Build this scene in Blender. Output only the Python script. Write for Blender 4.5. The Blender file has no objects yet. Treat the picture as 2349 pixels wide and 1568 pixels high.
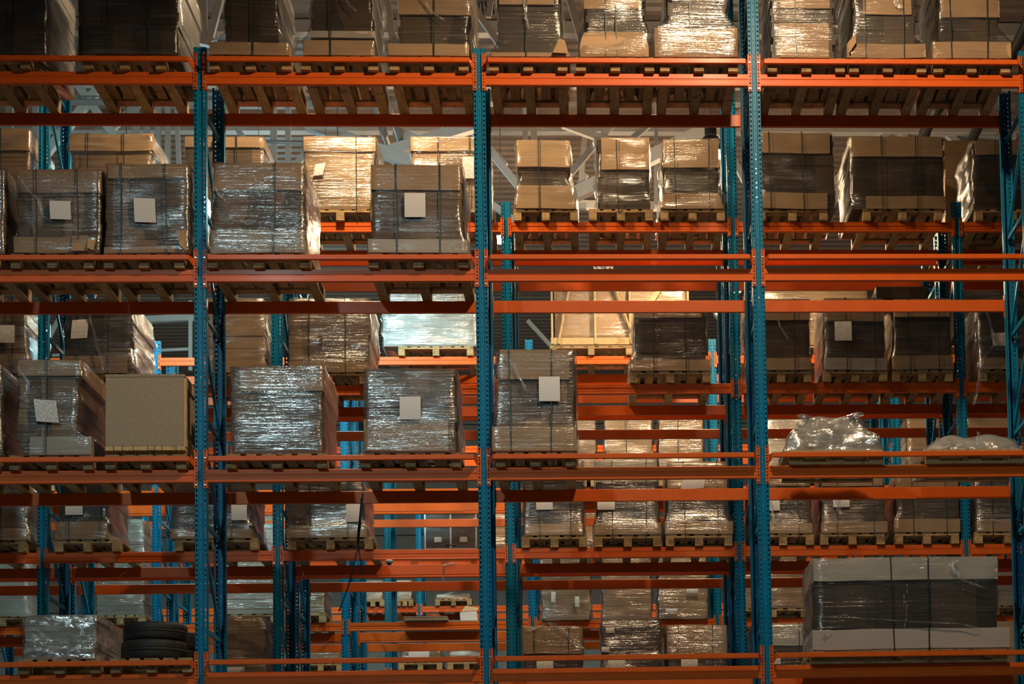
import bpy, math, random
from mathutils import Vector, Matrix, noise
random.seed(7)
S = bpy.context.scene
COL = S.collection

# ------------------------------------------------------------------ camera
W, H = 2349.0, 1568.0
FPX, YAW, PIT, ROL, CX, CY = 4680.05, 0.0575, 0.0691, -0.0198, 1627.51, 1786.05
CAM = Vector((0.0, -20.397, 1.56))
def _axes():
    c, s = math.cos(YAW), math.sin(YAW)
    r = Vector((c, -s, 0)); f = Vector((s, c, 0)); u = Vector((0, 0, 1))
    c, s = math.cos(PIT), math.sin(PIT)
    f, u = c*f + s*u, -s*f + c*u
    c, s = math.cos(ROL), math.sin(ROL)
    r, u = c*r + s*u, -s*r + c*u
    return r, u, f
RT, UP, FW = _axes()
cam = bpy.data.objects.new('camera', bpy.data.cameras.new('camera'))
COL.objects.link(cam)
m = Matrix((RT, UP, -FW)).transposed().to_4x4(); m.translation = CAM
cam.matrix_world = m
cam.data.sensor_width = 36.0
cam.data.lens = FPX / W * 36.0
cam.data.shift_x = (W/2 - CX) / W
cam.data.shift_y = (CY - H/2) / W
cam.data.clip_end = 300
S.camera = cam

def at(x, y, Y):
    """world point on the vertical plane at depth Y that the photo shows at pixel x, y"""
    d = RT*((x-CX)/FPX) - UP*((y-CY)/FPX) + FW
    return CAM + d*((Y-CAM.y)/d.y)

# ------------------------------------------------------------------ world, exposure
S.view_settings.view_transform = 'Standard'
S.view_settings.look = 'None'
S.view_settings.exposure = 0.0
S.view_settings.gamma = 1.0
S.view_settings.use_curve_mapping = False
wd = bpy.data.worlds.new('world'); S.world = wd; wd.use_nodes = True
bg = wd.node_tree.nodes['Background']
bg.inputs[0].default_value = (0.75, 0.85, 1.0, 1); bg.inputs[1].default_value = 0.02

WARM = (1.0, 0.70, 0.42); COOL = (0.52, 0.95, 1.0); CLEAR = (0.66, 0.96, 1.0); AMBER = (1.0, 0.72, 0.42)
# lamps of the hall, plus unseen lamps added as ceiling fill: (photo column of its foot on the plane Y, Y, z, colour, watts, label)
LAMPS = [
    (1790, -4.7, 12.8, WARM, 1500, 'SPOT', 'high bay lamp over the front aisle, before the third upright'),
    (-3050, -15.0, 12.9, CLEAR, 2000, 'SPOT', 'high bay lamp over the open floor far in front of the left bays'),
    (790, 2.7, 13.4, AMBER, 1100, 'SPOT', 'high bay lamp between first and second rack, left one'),
    (1500, 2.7, 13.4, AMBER, 230, 'SPOT', 'high bay lamp between first and second rack, right one'),
    (1631, 7.8, 12.38, AMBER, 700, 'GLOW', 'glowing bell lamp behind the top shelf cartons of the second rack'),
    (775, 7.8, 11.98, COOL, 380, 'GLOW', 'high bay lamp between third and fourth rack, left one'),
    (290, 7.8, 11.98, COOL, 480, 'GLOW', 'high bay lamp between third and fourth rack, far left'),
    (1150, 14.4, 13.4, AMBER, 900, 'GLOW', 'added roof fill lamp behind the fifth rack'),  # unseen extra lamp, added to brighten the roof deck and trusses
    (1620, 14.4, 13.4, AMBER, 600, 'GLOW', 'added roof fill lamp behind the fifth rack, right one'),  # another unseen fill lamp, added for the roof deck at the right
    (1111, 7.2, 14.3, WARM, 0, 'SPOT', 'dark caged lamp at the upper picture edge above the second upright'),
    (600, 20.0, 13.4, COOL, 1000, 'GLOW', 'added roof fill lamp over the rearmost aisle'),  # unseen cool lamp added as fill for the far ceiling
]

# ------------------------------------------------------------------ materials
def newmat(name):
    mt = bpy.data.materials.new(name); mt.use_nodes = True
    nt = mt.node_tree; b = nt.nodes['Principled BSDF']
    return mt, nt, b
def N(nt, typ, **kw):
    n = nt.nodes.new(typ)
    for k, v in kw.items():
        if k in n.inputs: n.inputs[k].default_value = v
        else: setattr(n, k, v)
    return n
def coords(nt, scale):
    tc = N(nt, 'ShaderNodeTexCoord'); mp = N(nt, 'ShaderNodeMapping')
    mp.inputs['Scale'].default_value = scale
    nt.links.new(tc.outputs['Object'], mp.inputs['Vector'])
    oi = N(nt, 'ShaderNodeObjectInfo'); ad = N(nt, 'ShaderNodeVectorMath', operation='ADD')
    sc = N(nt, 'ShaderNodeVectorMath', operation='SCALE'); sc.inputs['Scale'].default_value = 57.0
    cb = N(nt, 'ShaderNodeCombineXYZ')
    for i in range(3): nt.links.new(oi.outputs['Random'], cb.inputs[i])
    nt.links.new(cb.outputs[0], sc.inputs[0])
    nt.links.new(mp.outputs[0], ad.inputs[0]); nt.links.new(sc.outputs[0], ad.inputs[1])
    return ad.outputs[0], oi.outputs['Random']
def ramp(nt, src, stops):
    r = N(nt, 'ShaderNodeValToRGB'); e = r.color_ramp.elements
    while len(e) < len(stops): e.new(0.5)
    for k, (p, c) in enumerate(stops):
        e[k].position = p; e[k].color = (c if len(c) == 4 else tuple(c)+(1,)) if not isinstance(c, float) else (c, c, c, 1)
    nt.links.new(src, r.inputs[0]); return r.outputs[0]
def mixc(nt, fac, a, b, mode='MIX'):
    n = N(nt, 'ShaderNodeMix', data_type='RGBA', blend_type=mode)
    for k, v in ((0, fac), (6, a), (7, b)):
        if hasattr(v, 'links') or isinstance(v, bpy.types.NodeSocket): nt.links.new(v, n.inputs[k])
        else: n.inputs[k].default_value = v if not isinstance(v, tuple) or len(v) == 4 else v+(1,)
    return n.outputs[2]
def bump(nt, b, h, strength, dist):
    n = N(nt, 'ShaderNodeBump'); n.inputs['Strength'].default_value = strength; n.inputs['Distance'].default_value = dist
    nt.links.new(h, n.inputs['Height']); nt.links.new(n.outputs[0], b.inputs['Normal'])
    return n

def paint(name, c, rough, var=0.12, metal=0.0, coat=0.0, spec=0.5):
    mt, nt, b = newmat(name)
    v, rnd = coords(nt, (3, 3, 3))
    n = N(nt, 'ShaderNodeTexNoise', Scale=2.0, Detail=4.0); nt.links.new(v, n.inputs['Vector'])
    dk = tuple(x*(1-var) for x in c); lt = tuple(min(1, x*(1+var)) for x in c)
    nt.links.new(ramp(nt, n.outputs[0], [(0.3, dk), (0.7, lt)]), b.inputs['Base Color'])
    b.inputs['Roughness'].default_value = rough; b.inputs['Metallic'].default_value = metal
    b.inputs['Specular IOR Level'].default_value = spec
    b.inputs['Coat Weight'].default_value = coat; b.inputs['Coat Roughness'].default_value = 0.15
    return mt
def wood(name, c1, c2, rough=0.75):
    mt, nt, b = newmat(name)
    v, rnd = coords(nt, (14, 1.6, 14))
    n = N(nt, 'ShaderNodeTexNoise', Scale=2.2, Detail=6.0, Distortion=0.6); nt.links.new(v, n.inputs['Vector'])
    base = ramp(nt, n.outputs[0], [(0.25, c1), (0.75, c2)])
    v2, _ = coords(nt, (5, 5, 5))
    n2 = N(nt, 'ShaderNodeTexNoise', Scale=1.3, Detail=3.0); nt.links.new(v2, n2.inputs['Vector'])
    st = ramp(nt, n2.outputs[0], [(0.55, (1, 1, 1)), (0.72, (0.42, 0.36, 0.3))])
    col = mixc(nt, 1.0, base, st, 'MULTIPLY')
    tint = ramp(nt, rnd, [(0.0, (0.62, 0.6, 0.58)), (1.0, (1.12, 1.1, 1.05))])
    nt.links.new(mixc(nt, 1.0, col, tint, 'MULTIPLY'), b.inputs['Base Color'])
    b.inputs['Roughness'].default_value = rough
    bump(nt, b, n.outputs[0], 0.3, 0.004)
    return mt
def card(name, c, lines=1.0, cols=1.0, rough=0.62):
    """corrugated board; lines = layered edges of a stack, cols = columns of bundles"""
    mt, nt, b = newmat(name)
    v, rnd = coords(nt, (0.8, 0.8, 46))
    n = N(nt, 'ShaderNodeTexNoise', Scale=2.0, Detail=3.0); nt.links.new(v, n.inputs['Vector'])
    lo = 1 - 0.62*lines
    ln = ramp(nt, n.outputs[0], [(0.36, (lo, lo*0.97, lo*0.94)), (0.5, (1, 1, 1)), (0.72, (1.06, 1.04, 1.0))])
    v2, _ = coords(nt, (1.0, 1.0, 0.25))
    vo = N(nt, 'ShaderNodeTexVoronoi', Scale=4.2, distance='CHEBYCHEV'); vo.inputs['Randomness'].default_value = 0.6
    nt.links.new(v2, vo.inputs['Vector'])
    sp = N(nt, 'ShaderNodeSeparateColor'); nt.links.new(vo.outputs['Color'], sp.inputs[0])
    k = 1 - 0.6*cols
    cl = ramp(nt, sp.outputs[0], [(0.15, (k, k*0.97, k*0.95)), (0.5, (0.5+k/2, 0.48+k/2, 0.46+k/2)), (0.85, (1.25, 1.2, 1.15) if cols > 0.3 else (1, 1, 1))])
    tint = ramp(nt, rnd, [(0.0, (0.82, 0.80, 0.78)), (1.0, (1.08, 1.08, 1.06))])
    col = mixc(nt, 1.0, ln, cl, 'MULTIPLY')
    col = mixc(nt, 1.0, col, tint, 'MULTIPLY')
    nt.links.new(mixc(nt, 1.0, col, c, 'MULTIPLY'), b.inputs['Base Color'])
    b.inputs['Roughness'].default_value = rough
    bump(nt, b, n.outputs[0], 0.35*max(lines, 0.15), 0.004)
    return mt
def film(name, haze, gloss, tint=(0.95, 0.97, 0.97), grain=(0.8, 0.8, 22), trans=0.93, dist=0.006):
    """stretch film: see-through, with glossy horizontal wrinkles and milky streaks"""
    mt, nt, b = newmat(name); nt.nodes.remove(b)
    out = nt.nodes['Material Output']
    v, rnd = coords(nt, grain)
    n = N(nt, 'ShaderNodeTexNoise', Scale=2.0, Detail=5.0, Distortion=0.9); nt.links.new(v, n.inputs['Vector'])
    v2, _ = coords(nt, (1.2, 1.2, 3.0))
    n2 = N(nt, 'ShaderNodeTexNoise', Scale=1.6, Detail=3.0); nt.links.new(v2, n2.inputs['Vector'])
    bp = N(nt, 'ShaderNodeBump'); bp.inputs['Strength'].default_value = 1.0; bp.inputs['Distance'].default_value = dist
    ad = N(nt, 'ShaderNodeMath', operation='MULTIPLY_ADD'); ad.inputs[1].default_value = 1.5
    nt.links.new(n2.outputs[0], ad.inputs[0]); nt.links.new(n.outputs[0], ad.inputs[2])
    nt.links.new(ad.outputs[0], bp.inputs['Height'])
    streak = ramp(nt, n.outputs[0], [(0.50, 0.0), (0.74, 1.0)])
    patch = ramp(nt, n2.outputs[0], [(0.44, 0.10), (0.60, 1.0)])
    sm = N(nt, 'ShaderNodeMath', operation='MULTIPLY'); nt.links.new(streak, sm.inputs[0]); nt.links.new(patch, sm.inputs[1])
    lw = N(nt, 'ShaderNodeLayerWeight'); lw.inputs['Blend'].default_value = 0.5
    fp = N(nt, 'ShaderNodeMath', operation='POWER'); fp.inputs[1].default_value = 4.0; nt.links.new(lw.outputs['Facing'], fp.inputs[0])
    fr = N(nt, 'ShaderNodeMath', operation='MULTIPLY_ADD'); fr.inputs[1].default_value = 0.6; fr.inputs[2].default_value = 0.03
    nt.links.new(fp.outputs[0], fr.inputs[0])
    gl = N(nt, 'ShaderNodeBsdfGlossy', Roughness=0.13); gl.inputs['Color'].default_value = (1, 1, 1, 1)
    nt.links.new(bp.outputs[0], gl.inputs['Normal'])
    tr = N(nt, 'ShaderNodeBsdfTransparent'); tr.inputs['Color'].default_value = (trans*tint[0], trans*tint[1], trans*tint[2], 1)
    df = N(nt, 'ShaderNodeBsdfDiffuse'); df.inputs['Color'].default_value = tint+(1,)
    f1 = N(nt, 'ShaderNodeMath', operation='MULTIPLY_ADD'); f1.inputs[1].default_value = gloss; f1.inputs[2].default_value = 0.02
    nt.links.new(patch, f1.inputs[0])
    f1b = N(nt, 'ShaderNodeMath', operation='ADD', use_clamp=True); nt.links.new(f1.outputs[0], f1b.inputs[0]); nt.links.new(fr.outputs[0], f1b.inputs[1])
    m1 = N(nt, 'ShaderNodeMixShader'); nt.links.new(f1b.outputs[0], m1.inputs[0]); nt.links.new(tr.outputs[0], m1.inputs[1]); nt.links.new(gl.outputs[0], m1.inputs[2])
    f2 = N(nt, 'ShaderNodeMath', operation='MULTIPLY_ADD', use_clamp=True); f2.inputs[1].default_value = haze; f2.inputs[2].default_value = haze*0.10
    nt.links.new(sm.outputs[0], f2.inputs[0])
    m2 = N(nt, 'ShaderNodeMixShader'); nt.links.new(f2.outputs[0], m2.inputs[0]); nt.links.new(m1.outputs[0], m2.inputs[1]); nt.links.new(df.outputs[0], m2.inputs[2])
    nt.links.new(m2.outputs[0], out.inputs[0])
    return mt
def paper(name, printed=True, c=(0.74, 0.72, 0.70)):
    mt, nt, b = newmat(name); b.inputs['Roughness'].default_value = 0.7
    if printed:
        v, rnd = coords(nt, (70, 70, 24))
        n = N(nt, 'ShaderNodeTexNoise', Scale=1.6, Detail=2.0); nt.links.new(v, n.inputs['Vector'])
        tc = N(nt, 'ShaderNodeTexCoord')
        wv = N(nt, 'ShaderNodeTexWave', bands_direction='Z', Scale=22.0); nt.links.new(tc.outputs['Object'], wv.inputs['Vector'])
        l = ramp(nt, wv.outputs['Fac'], [(0.62, 0.0), (0.68, 1.0)])
        w = ramp(nt, n.outputs[0], [(0.46, 0.0), (0.5, 0.85)])
        mu = N(nt, 'ShaderNodeMath', operation='MULTIPLY'); nt.links.new(l, mu.inputs[0]); nt.links.new(w, mu.inputs[1])
        nt.links.new(mixc(nt, mu.outputs[0], c, (0.12, 0.12, 0.12)), b.inputs['Base Color'])
    else: b.inputs['Base Color'].default_value = c+(1,)
    return mt
def plain(name, c, rough=0.6, metal=0.0):
    mt, nt, b = newmat(name); b.inputs['Base Color'].default_value = c+(1,)
    b.inputs['Roughness'].default_value = rough; b.inputs['Metallic'].default_value = metal
    return mt
def glow(name, c, s):
    mt, nt, b = newmat(name); b.inputs['Base Color'].default_value = (0.9, 0.9, 0.9, 1)
    b.inputs['Emission Color'].default_value = c+(1,); b.inputs['Emission Strength'].default_value = s
    return mt
def tread(name):
    mt, nt, b = newmat(name)
    v, rnd = coords(nt, (1, 1, 1))
    tc = N(nt, 'ShaderNodeTexCoord'); sx = N(nt, 'ShaderNodeSeparateXYZ'); nt.links.new(tc.outputs['Object'], sx.inputs[0])
    an = N(nt, 'ShaderNodeMath', operation='ARCTAN2'); nt.links.new(sx.outputs[0], an.inputs[0]); nt.links.new(sx.outputs[1], an.inputs[1])
    az = N(nt, 'ShaderNodeMath', operation='ABSOLUTE'); nt.links.new(sx.outputs[2], az.inputs[0])
    ma = N(nt, 'ShaderNodeMath', operation='MULTIPLY'); ma.inputs[1].default_value = 70.0; nt.links.new(an.outputs[0], ma.inputs[0])
    mb = N(nt, 'ShaderNodeMath', operation='MULTIPLY_ADD'); mb.inputs[1].default_value = 60.0
    nt.links.new(az.outputs[0], mb.inputs[0]); nt.links.new(ma.outputs[0], mb.inputs[2])
    si = N(nt, 'ShaderNodeMath', operation='SINE'); nt.links.new(mb.outputs[0], si.inputs[0])
    h = ramp(nt, si.outputs[0], [(0.15, 0.0), (0.3, 1.0)])
    nt.links.new(ramp(nt, h, [(0.0, (0.006, 0.006, 0.006)), (1.0, (0.028, 0.026, 0.025))]), b.inputs['Base Color'])
    b.inputs['Roughness'].default_value = 0.62
    bump(nt, b, h, 0.8, 0.006)
    return mt

M = dict(
    orange=paint('orange_enamel', (0.67, 0.110, 0.008), 0.42, 0.06, coat=0.04, spec=0.3),
    blue=paint('blue_enamel', (0.001, 0.168, 0.320), 0.42, 0.06, spec=0.22),
    steel=plain('zinc_bolt', (0.6, 0.6, 0.58), 0.35, 0.9),
    white=paint('white_steel', (0.70, 0.70, 0.68), 0.5, 0.05),
    duct=paint('dark_duct', (0.06, 0.05, 0.045), 0.5, 0.1),
    galv=paint('galvanised_tray', (0.34, 0.33, 0.32), 0.45, 0.1, 0.3),
    wood=wood('pallet_wood', (0.30, 0.19, 0.085), (0.52, 0.36, 0.18)),
    pine=wood('crate_pine', (0.52, 0.36, 0.17), (0.68, 0.50, 0.27)),
    stack=card('corrugated_stack', (0.23, 0.15, 0.095), 1.0, 0.8),
    dark=card('dark_carton_stack', (0.07, 0.045, 0.028), 0.6, 0.8, 0.5),
    board=card('cardboard_sheet', (0.42, 0.275, 0.155), 0.10, 0.0),
    pale=card('pale_cardboard', (0.46, 0.41, 0.36), 0.10, 0.0),
    box=card('carton_box', (0.40, 0.265, 0.15), 0.25, 0.2),
    grey=card('grey_sheet_stack', (0.46, 0.45, 0.43), 0.8, 0.3),
    chip=paint('particle_board', (0.42, 0.31, 0.20), 0.8, 0.10),
    film=film('stretch_film', 0.06, 0.10, dist=0.007),
    heavy=film('thick_stretch_film', 0.14, 0.30, trans=0.92, dist=0.011),
    milky=film('milky_film', 0.45, 0.30, grain=(3.5, 3.5, 7), trans=0.85, dist=0.02),
    tail=film('film_tail', 0.7, 0.15, grain=(20, 20, 4), trans=0.85),
    strap=plain('green_strap', (0.014, 0.028, 0.024), 0.4),
    paper=paper('blank_sheet', False, (0.72, 0.70, 0.69)),
    print=paper('printed_sheet', True),
    ink=plain('marker_ink', (0.03, 0.025, 0.02), 0.8),
    sheet=paint('white_foam', (0.30, 0.31, 0.31), 0.5, 0.12),
    rubber=tread('tyre_rubber'),
    black=plain('black_panel', (0.02, 0.018, 0.016), 0.35),
    alu=plain('aluminium_edge', (0.65, 0.63, 0.6), 0.35, 0.9),
    bag=paint('white_plastic', (0.40, 0.37, 0.33), 0.25, 0.2),
    shade=paint('lamp_shade', (0.10, 0.11, 0.11), 0.35, 0.1, 0.5),
    bulb=glow('lamp_lens', (1.0, 0.86, 0.66), 14.0),
    bulbc=glow('cool_lamp_lens', (0.75, 1.0, 1.0), 10.0),
)
def chipnoise():
    nt = M['chip'].node_tree; b = nt.nodes['Principled BSDF']
    v, r = coords(nt, (60, 60, 60)); n = N(nt, 'ShaderNodeTexNoise', Scale=1.6, Detail=3.0); nt.links.new(v, n.inputs['Vector'])
    nt.links.new(ramp(nt, n.outputs[0], [(0.3, (0.26, 0.19, 0.12)), (0.7, (0.48, 0.36, 0.235))]), b.inputs['Base Color'])
chipnoise()

# ------------------------------------------------------------------ mesh helpers
class MB:
    def __init__(s): s.v = []; s.f = []
    def add(s, vs, fs):
        k = len(s.v); s.v += [tuple(p) for p in vs]; s.f += [tuple(i+k for i in f) for f in fs]; return s
    def box(s, x0, x1, y0, y1, z0, z1, b=0.0):
        if b <= 0:
            return s.add([(x, y, z) for z in (z0, z1) for y in (y0, y1) for x in (x0, x1)],
                         [(0, 2, 3, 1), (4, 5, 7, 6), (0, 1, 5, 4), (2, 6, 7, 3), (0, 4, 6, 2), (1, 3, 7, 5)])
        # chamfered along every vertical and horizontal edge
        vs = []; 
        for z, i in ((z0, b), (z0+b, 0), (z1-b, 0), (z1, b)):
            a0, a1, c0, c1 = x0+i, x1-i, y0+i, y1-i
            vs += [(a0+b, c0, z), (a1-b, c0, z), (a1, c0+b, z), (a1, c1-b, z), (a1-b, c1, z), (a0+b, c1, z), (a0, c1-b, z), (a0, c0+b, z)]
        fs = [tuple(range(7, -1, -1)), tuple(range(24, 32))]
        for k in range(3):
            for j in range(8):
                a = k*8+j; c = k*8+(j+1) % 8
                fs.append((a, c, c+8, a+8))
        return s.add(vs, fs)
    def bar(s, p, q, w, h):
        """square bar between two points"""
        p = Vector(p); q = Vector(q); d = (q-p).normalized()
        u = Vector((0, 0, 1)) if abs(d.z) < 0.9 else Vector((0, 1, 0))
        a = d.cross(u).normalized()*w/2; c = a.cross(d).normalized()*h/2
        vs = [p-a-c, p+a-c, p+a+c, p-a+c, q-a-c, q+a-c, q+a+c, q-a+c]
        return s.add(vs, [(0, 1, 2, 3), (7, 6, 5, 4), (0, 4, 5, 1), (1, 5, 6, 2), (2, 6, 7, 3), (3, 7, 4, 0)])
    def tube(s, pts, r, n=8, caps=True):
        k0 = len(s.v); pts = [Vector(p) for p in pts]
        for i, p in enumerate(pts):
            d = (pts[min(i+1, len(pts)-1)]-pts[max(i-1, 0)]).normalized()
            u = Vector((0, 0, 1)) if abs(d.z) < 0.9 else Vector((0, 1, 0))
            a = d.cross(u).normalized(); c = a.cross(d)
            rr = r[i] if isinstance(r, (list, tuple)) else r
            for j in range(n):
                t = 2*math.pi*j/n; s.v.append(tuple(p + (a*math.cos(t)+c*math.sin(t))*rr))
        for i in range(len(pts)-1):
            for j in range(n):
                a = k0+i*n+j; b = k0+i*n+(j+1) % n; s.f.append((a, b, b+n, a+n))
        if caps:
            s.f.append(tuple(range(k0+n-1, k0-1, -1))); e = k0+(len(pts)-1)*n; s.f.append(tuple(range(e, e+n)))
        return s
    def prism(s, prof, x0, x1, closed=True):
        """profile of (y, z) points extruded along x"""
        n = len(prof); k = len(s.v)
        for x in (x0, x1): s.v += [(x, y, z) for y, z in prof]
        for j in range(n if closed else n-1):
            a = k+j; b = k+(j+1) % n; s.f.append((a, b, b+n, a+n))
        if closed: s.f.append(tuple(range(k+n-1, k-1, -1))); s.f.append(tuple(range(k+n, k+2*n)))
        return s
    def lathe(s, prof, n=32, close=False):
        """profile of (r, z) about z"""
        k = len(s.v); m_ = len(prof)
        for j in range(n):
            t = 2*math.pi*j/n
            for r, z in prof: s.v.append((r*math.cos(t), r*math.sin(t), z))
        for j in range(n):
            for i in range(m_ if close else m_-1):
                a = k+j*m_+i; b = k+j*m_+(i+1) % m_; c = k+((j+1) % n)*m_+(i+1) % m_; d = k+((j+1) % n)*m_+i
                s.f.append((a, d, c, b))
        return s
    def rings(s, levels, nx, ny, fn=None, corner=0.0, cap=True):
        """levels of (z, x0, x1, y0, y1): a stack of rectangular rings, fn(p, k) moves each point"""
        k0 = len(s.v); n = 2*(nx+ny)
        for k, (z, x0, x1, y0, y1) in enumerate(levels):
            ring = [(x0+(x1-x0)*i/nx, y0) for i in range(nx)] + [(x1, y0+(y1-y0)*i/ny) for i in range(ny)] + \
                   [(x1-(x1-x0)*i/nx, y1) for i in range(nx)] + [(x0, y1-(y1-y0)*i/ny) for i in range(ny)]
            for i, (x, y) in enumerate(ring):
                if corner and i in (0, nx, nx+ny, 2*nx+ny):
                    x += corner*(1 if x < (x0+x1)/2 else -1); y += corner*(1 if y < (y0+y1)/2 else -1)
                p = (x, y, z)
                s.v.append(tuple(fn(p, k)) if fn else p)
        for k in range(len(levels)-1):
            for i in range(n):
                a = k0+k*n+i; b = k0+k*n+(i+1) % n; s.f.append((a, b, b+n, a+n))
        if cap:
            s.f.append(tuple(range(k0+n-1, k0-1, -1))); e = k0+(len(levels)-1)*n; s.f.append(tuple(range(e, e+n)))
        return s
    def mesh(s, name, mat, smooth=False):
        me = bpy.data.meshes.new(name); me.from_pydata(s.v, [], s.f); me.materials.append(mat)
        if smooth: me.polygons.foreach_set('use_smooth', [True]*len(me.polygons))
        me.update(); return me

CACHE = {}
def cached(key, name, mat, fn, smooth=False):
    if key not in CACHE: CACHE[key] = fn().mesh(name, mat, smooth)
    return CACHE[key]
def part(name, me, parent, loc=(0, 0, 0), label=None):
    o = bpy.data.objects.new(name, me); COL.objects.link(o); o.location = loc
    if parent is not None: o.parent = parent
    if label: o['label'] = label
    return o
LABELS = {}
def thing(name, label, cat, loc=(0, 0, 0), group=None, rz=0.0, data=None):
    o = bpy.data.objects.new(name, data); COL.objects.link(o)
    o.location = loc; o.rotation_euler = (0, 0, rz); o['label'] = label; o['category'] = cat
    if group: o['group'] = group
    if data is None: o.empty_display_size = 0.1
    n = len(label.split())
    if n > 16 or n < 4: print('LABEL LENGTH', n, label)
    if label in LABELS: print('LABEL TWICE', label)
    LABELS[label] = 1
    return o
def struct(name, mb, mat, smooth=False):
    o = part(name, mb.mesh(name, mat, smooth), None); o['kind'] = 'structure'; return o

# ------------------------------------------------------------------ room
CEIL = 15.75
def room():
    mt, nt, b = newmat('concrete_floor')
    v, r = coords(nt, (1, 1, 1)); n = N(nt, 'ShaderNodeTexNoise', Scale=0.7, Detail=6.0); nt.links.new(v, n.inputs['Vector'])
    nt.links.new(ramp(nt, n.outputs[0], [(0.3, (0.22, 0.21, 0.20)), (0.7, (0.32, 0.31, 0.30))]), b.inputs['Base Color']); b.inputs['Roughness'].default_value = 0.4
    struct('floor', MB().box(-22, 22, -26, 34, -0.2, 0), mt)
    mt = paint('roof_deck', (0.28, 0.21, 0.17), 0.5, 0.12)
    prof = []; y = -12.0
    while y < 33.9:
        prof += [(y, CEIL), (y+0.13, CEIL), (y+0.165, CEIL+0.045), (y+0.245, CEIL+0.045)]; y += 0.28
    mb = MB().prism(prof, -20, 20, closed=False)
    o = struct('ceiling', mb, mt)
    s = o.modifiers.new('thickness', 'SOLIDIFY'); s.thickness = 0.02; s.offset = 1
    mt = paint('wall_panel', (0.40, 0.38, 0.36), 0.6, 0.08)
    mb = MB()
    for k in range(16): mb.box(-20, 20, 34, 34.12, k*1.0+0.01, k*1.0+0.985, 0.01)
    struct('wall_back', mb, mt)
room()

# ------------------------------------------------------------------ racking
BAY = 2.82; FD = 1.10; PW = 0.122
LEV = {1: 10.239, 2: 8.196, 3: 6.153, 4: 4.113}
ROW = {  # front plane, x of frame 0
    'A': (0.0, -3.861), 'B': (4.455, -6.600), 'B2': (5.745, -6.600), 'C': (10.47, -6.508), 'C2': (11.76, -6.508),
    'D': (16.35, -6.45), 'E': (22.0, -6.36)}
RNAME = {'A': 'front rack', 'B': 'second rack', 'B2': 'third rack', 'C': 'fourth rack', 'C2': 'fifth rack', 'D': 'sixth rack', 'E': 'rearmost rack'}
LNAME = {1: 'top shelf', 2: 'second shelf', 3: 'third shelf', 4: 'fourth shelf'}
ORD = ['first', 'second', 'third', 'fourth', 'fifth', 'sixth', 'seventh', 'eighth', 'ninth', 'tenth', 'eleventh', 'twelfth', 'thirteenth']

def post_mesh(L, fine=True):
    """perforated channel: web at y=0 facing -y, open towards +y, with real holes"""
    mb = MB(); h = PW/2
    def q(a, b, z0, z1): mb.add([(a[0], a[1], z0), (b[0], b[1], z0), (b[0], b[1], z1), (a[0], a[1], z1)], [(0, 1, 2, 3)])
    def strip(a, b, t0, t1, hole, pitch, z0, skip=0):
        a = Vector(a); b = Vector(b); c = a.lerp(b, t0); d = a.lerp(b, t1)
        q(a, c, 0, L); q(d, b, 0, L)
        z = 0.0; k = 0; top = z0
        while top+hole < L:
            if not (skip and k % skip == skip-1):
                q(c, d, z, top); z = top+hole
            top += pitch; k += 1
        q(c, d, z, L)
    for s in (-1, 1):
        a = (s*h, 0.0); b = (s*0.026, 0.0); c = (s*0.019, 0.011)
        P = (a, b) if s < 0 else (b, a)
        t = (0.30, 0.72) if s < 0 else (0.28, 0.70)
        strip(P[0], P[1], t[0], t[1], 0.024, 0.05, 0.03)
        Q = (b, c) if s < 0 else (c, b); q(Q[0], Q[1], 0, L)
        e = (s*h, 0.085); P = (e, a) if s < 0 else (a, e)
        strip(P[0], P[1], 0.45, 0.55, 0.010, 0.05, 0.02, 3)
        f = (s*0.040, 0.085); P = (f, e) if s < 0 else (e, f); q(P[0], P[1], 0, L)
    strip((-0.019, 0.011), (0.019, 0.011), 0.38, 0.62, 0.010, 0.05, 0.045, 3)
    return mb
def frame(row, i, nth, top, look='blue perforated upright frame'):
    Y0, X0 = ROW[row]; x = X0 + BAY*i
    where = f'{ORD[nth-1]} from left' if 0 < nth < 99 else ''
    if nth == 99: where = 'just beyond the right picture edge'
    if nth == 0: where = 'just beyond the left picture edge'
    t = thing('upright_frame', f'{look} of the {RNAME[row]}, {where}', 'rack frame', (x, Y0, 0), 'upright frames of the pallet racks')
    me = cached(('post', top), 'post', M['blue'], lambda: post_mesh(top))
    p = part('post', me, t); r = part('post', me, t, (0, FD, 0)); r.rotation_euler = (0, 0, math.pi)
    for o in (p, r):
        s = o.modifiers.new('sheet', 'SOLIDIFY'); s.thickness = 0.003; s.offset = -1
    fp = cached('foot', 'foot_plate', M['blue'], lambda: MB().box(-0.064, 0.064, -0.01, 0.10, 0, 0.008, 0.002))
    part('foot_plate', fp, t); part('foot_plate', fp, t, (0, FD-0.09, 0))
    z = 0.30
    hb = cached('hbrace', 'brace', M['blue'], lambda: MB().bar((0, 0.05, 0), (0, FD-0.05, 0), 0.028, 0.045))
    db = cached('dbrace', 'brace', M['blue'], lambda: MB().bar((0.0, 0.06, 1.03), (0.0, FD-0.06, 0.05), 0.026, 0.045))
    zs = [7.79 + 1.073*k for k in range(-7, 8)]
    for z in zs:
        if 0.1 < z < top-0.05: part('brace', hb, t, (0, 0, z))
        if 0.1 < z and z+1.03 < top-0.02: part('brace', db, t, (0, 0, z))
    return t

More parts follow.
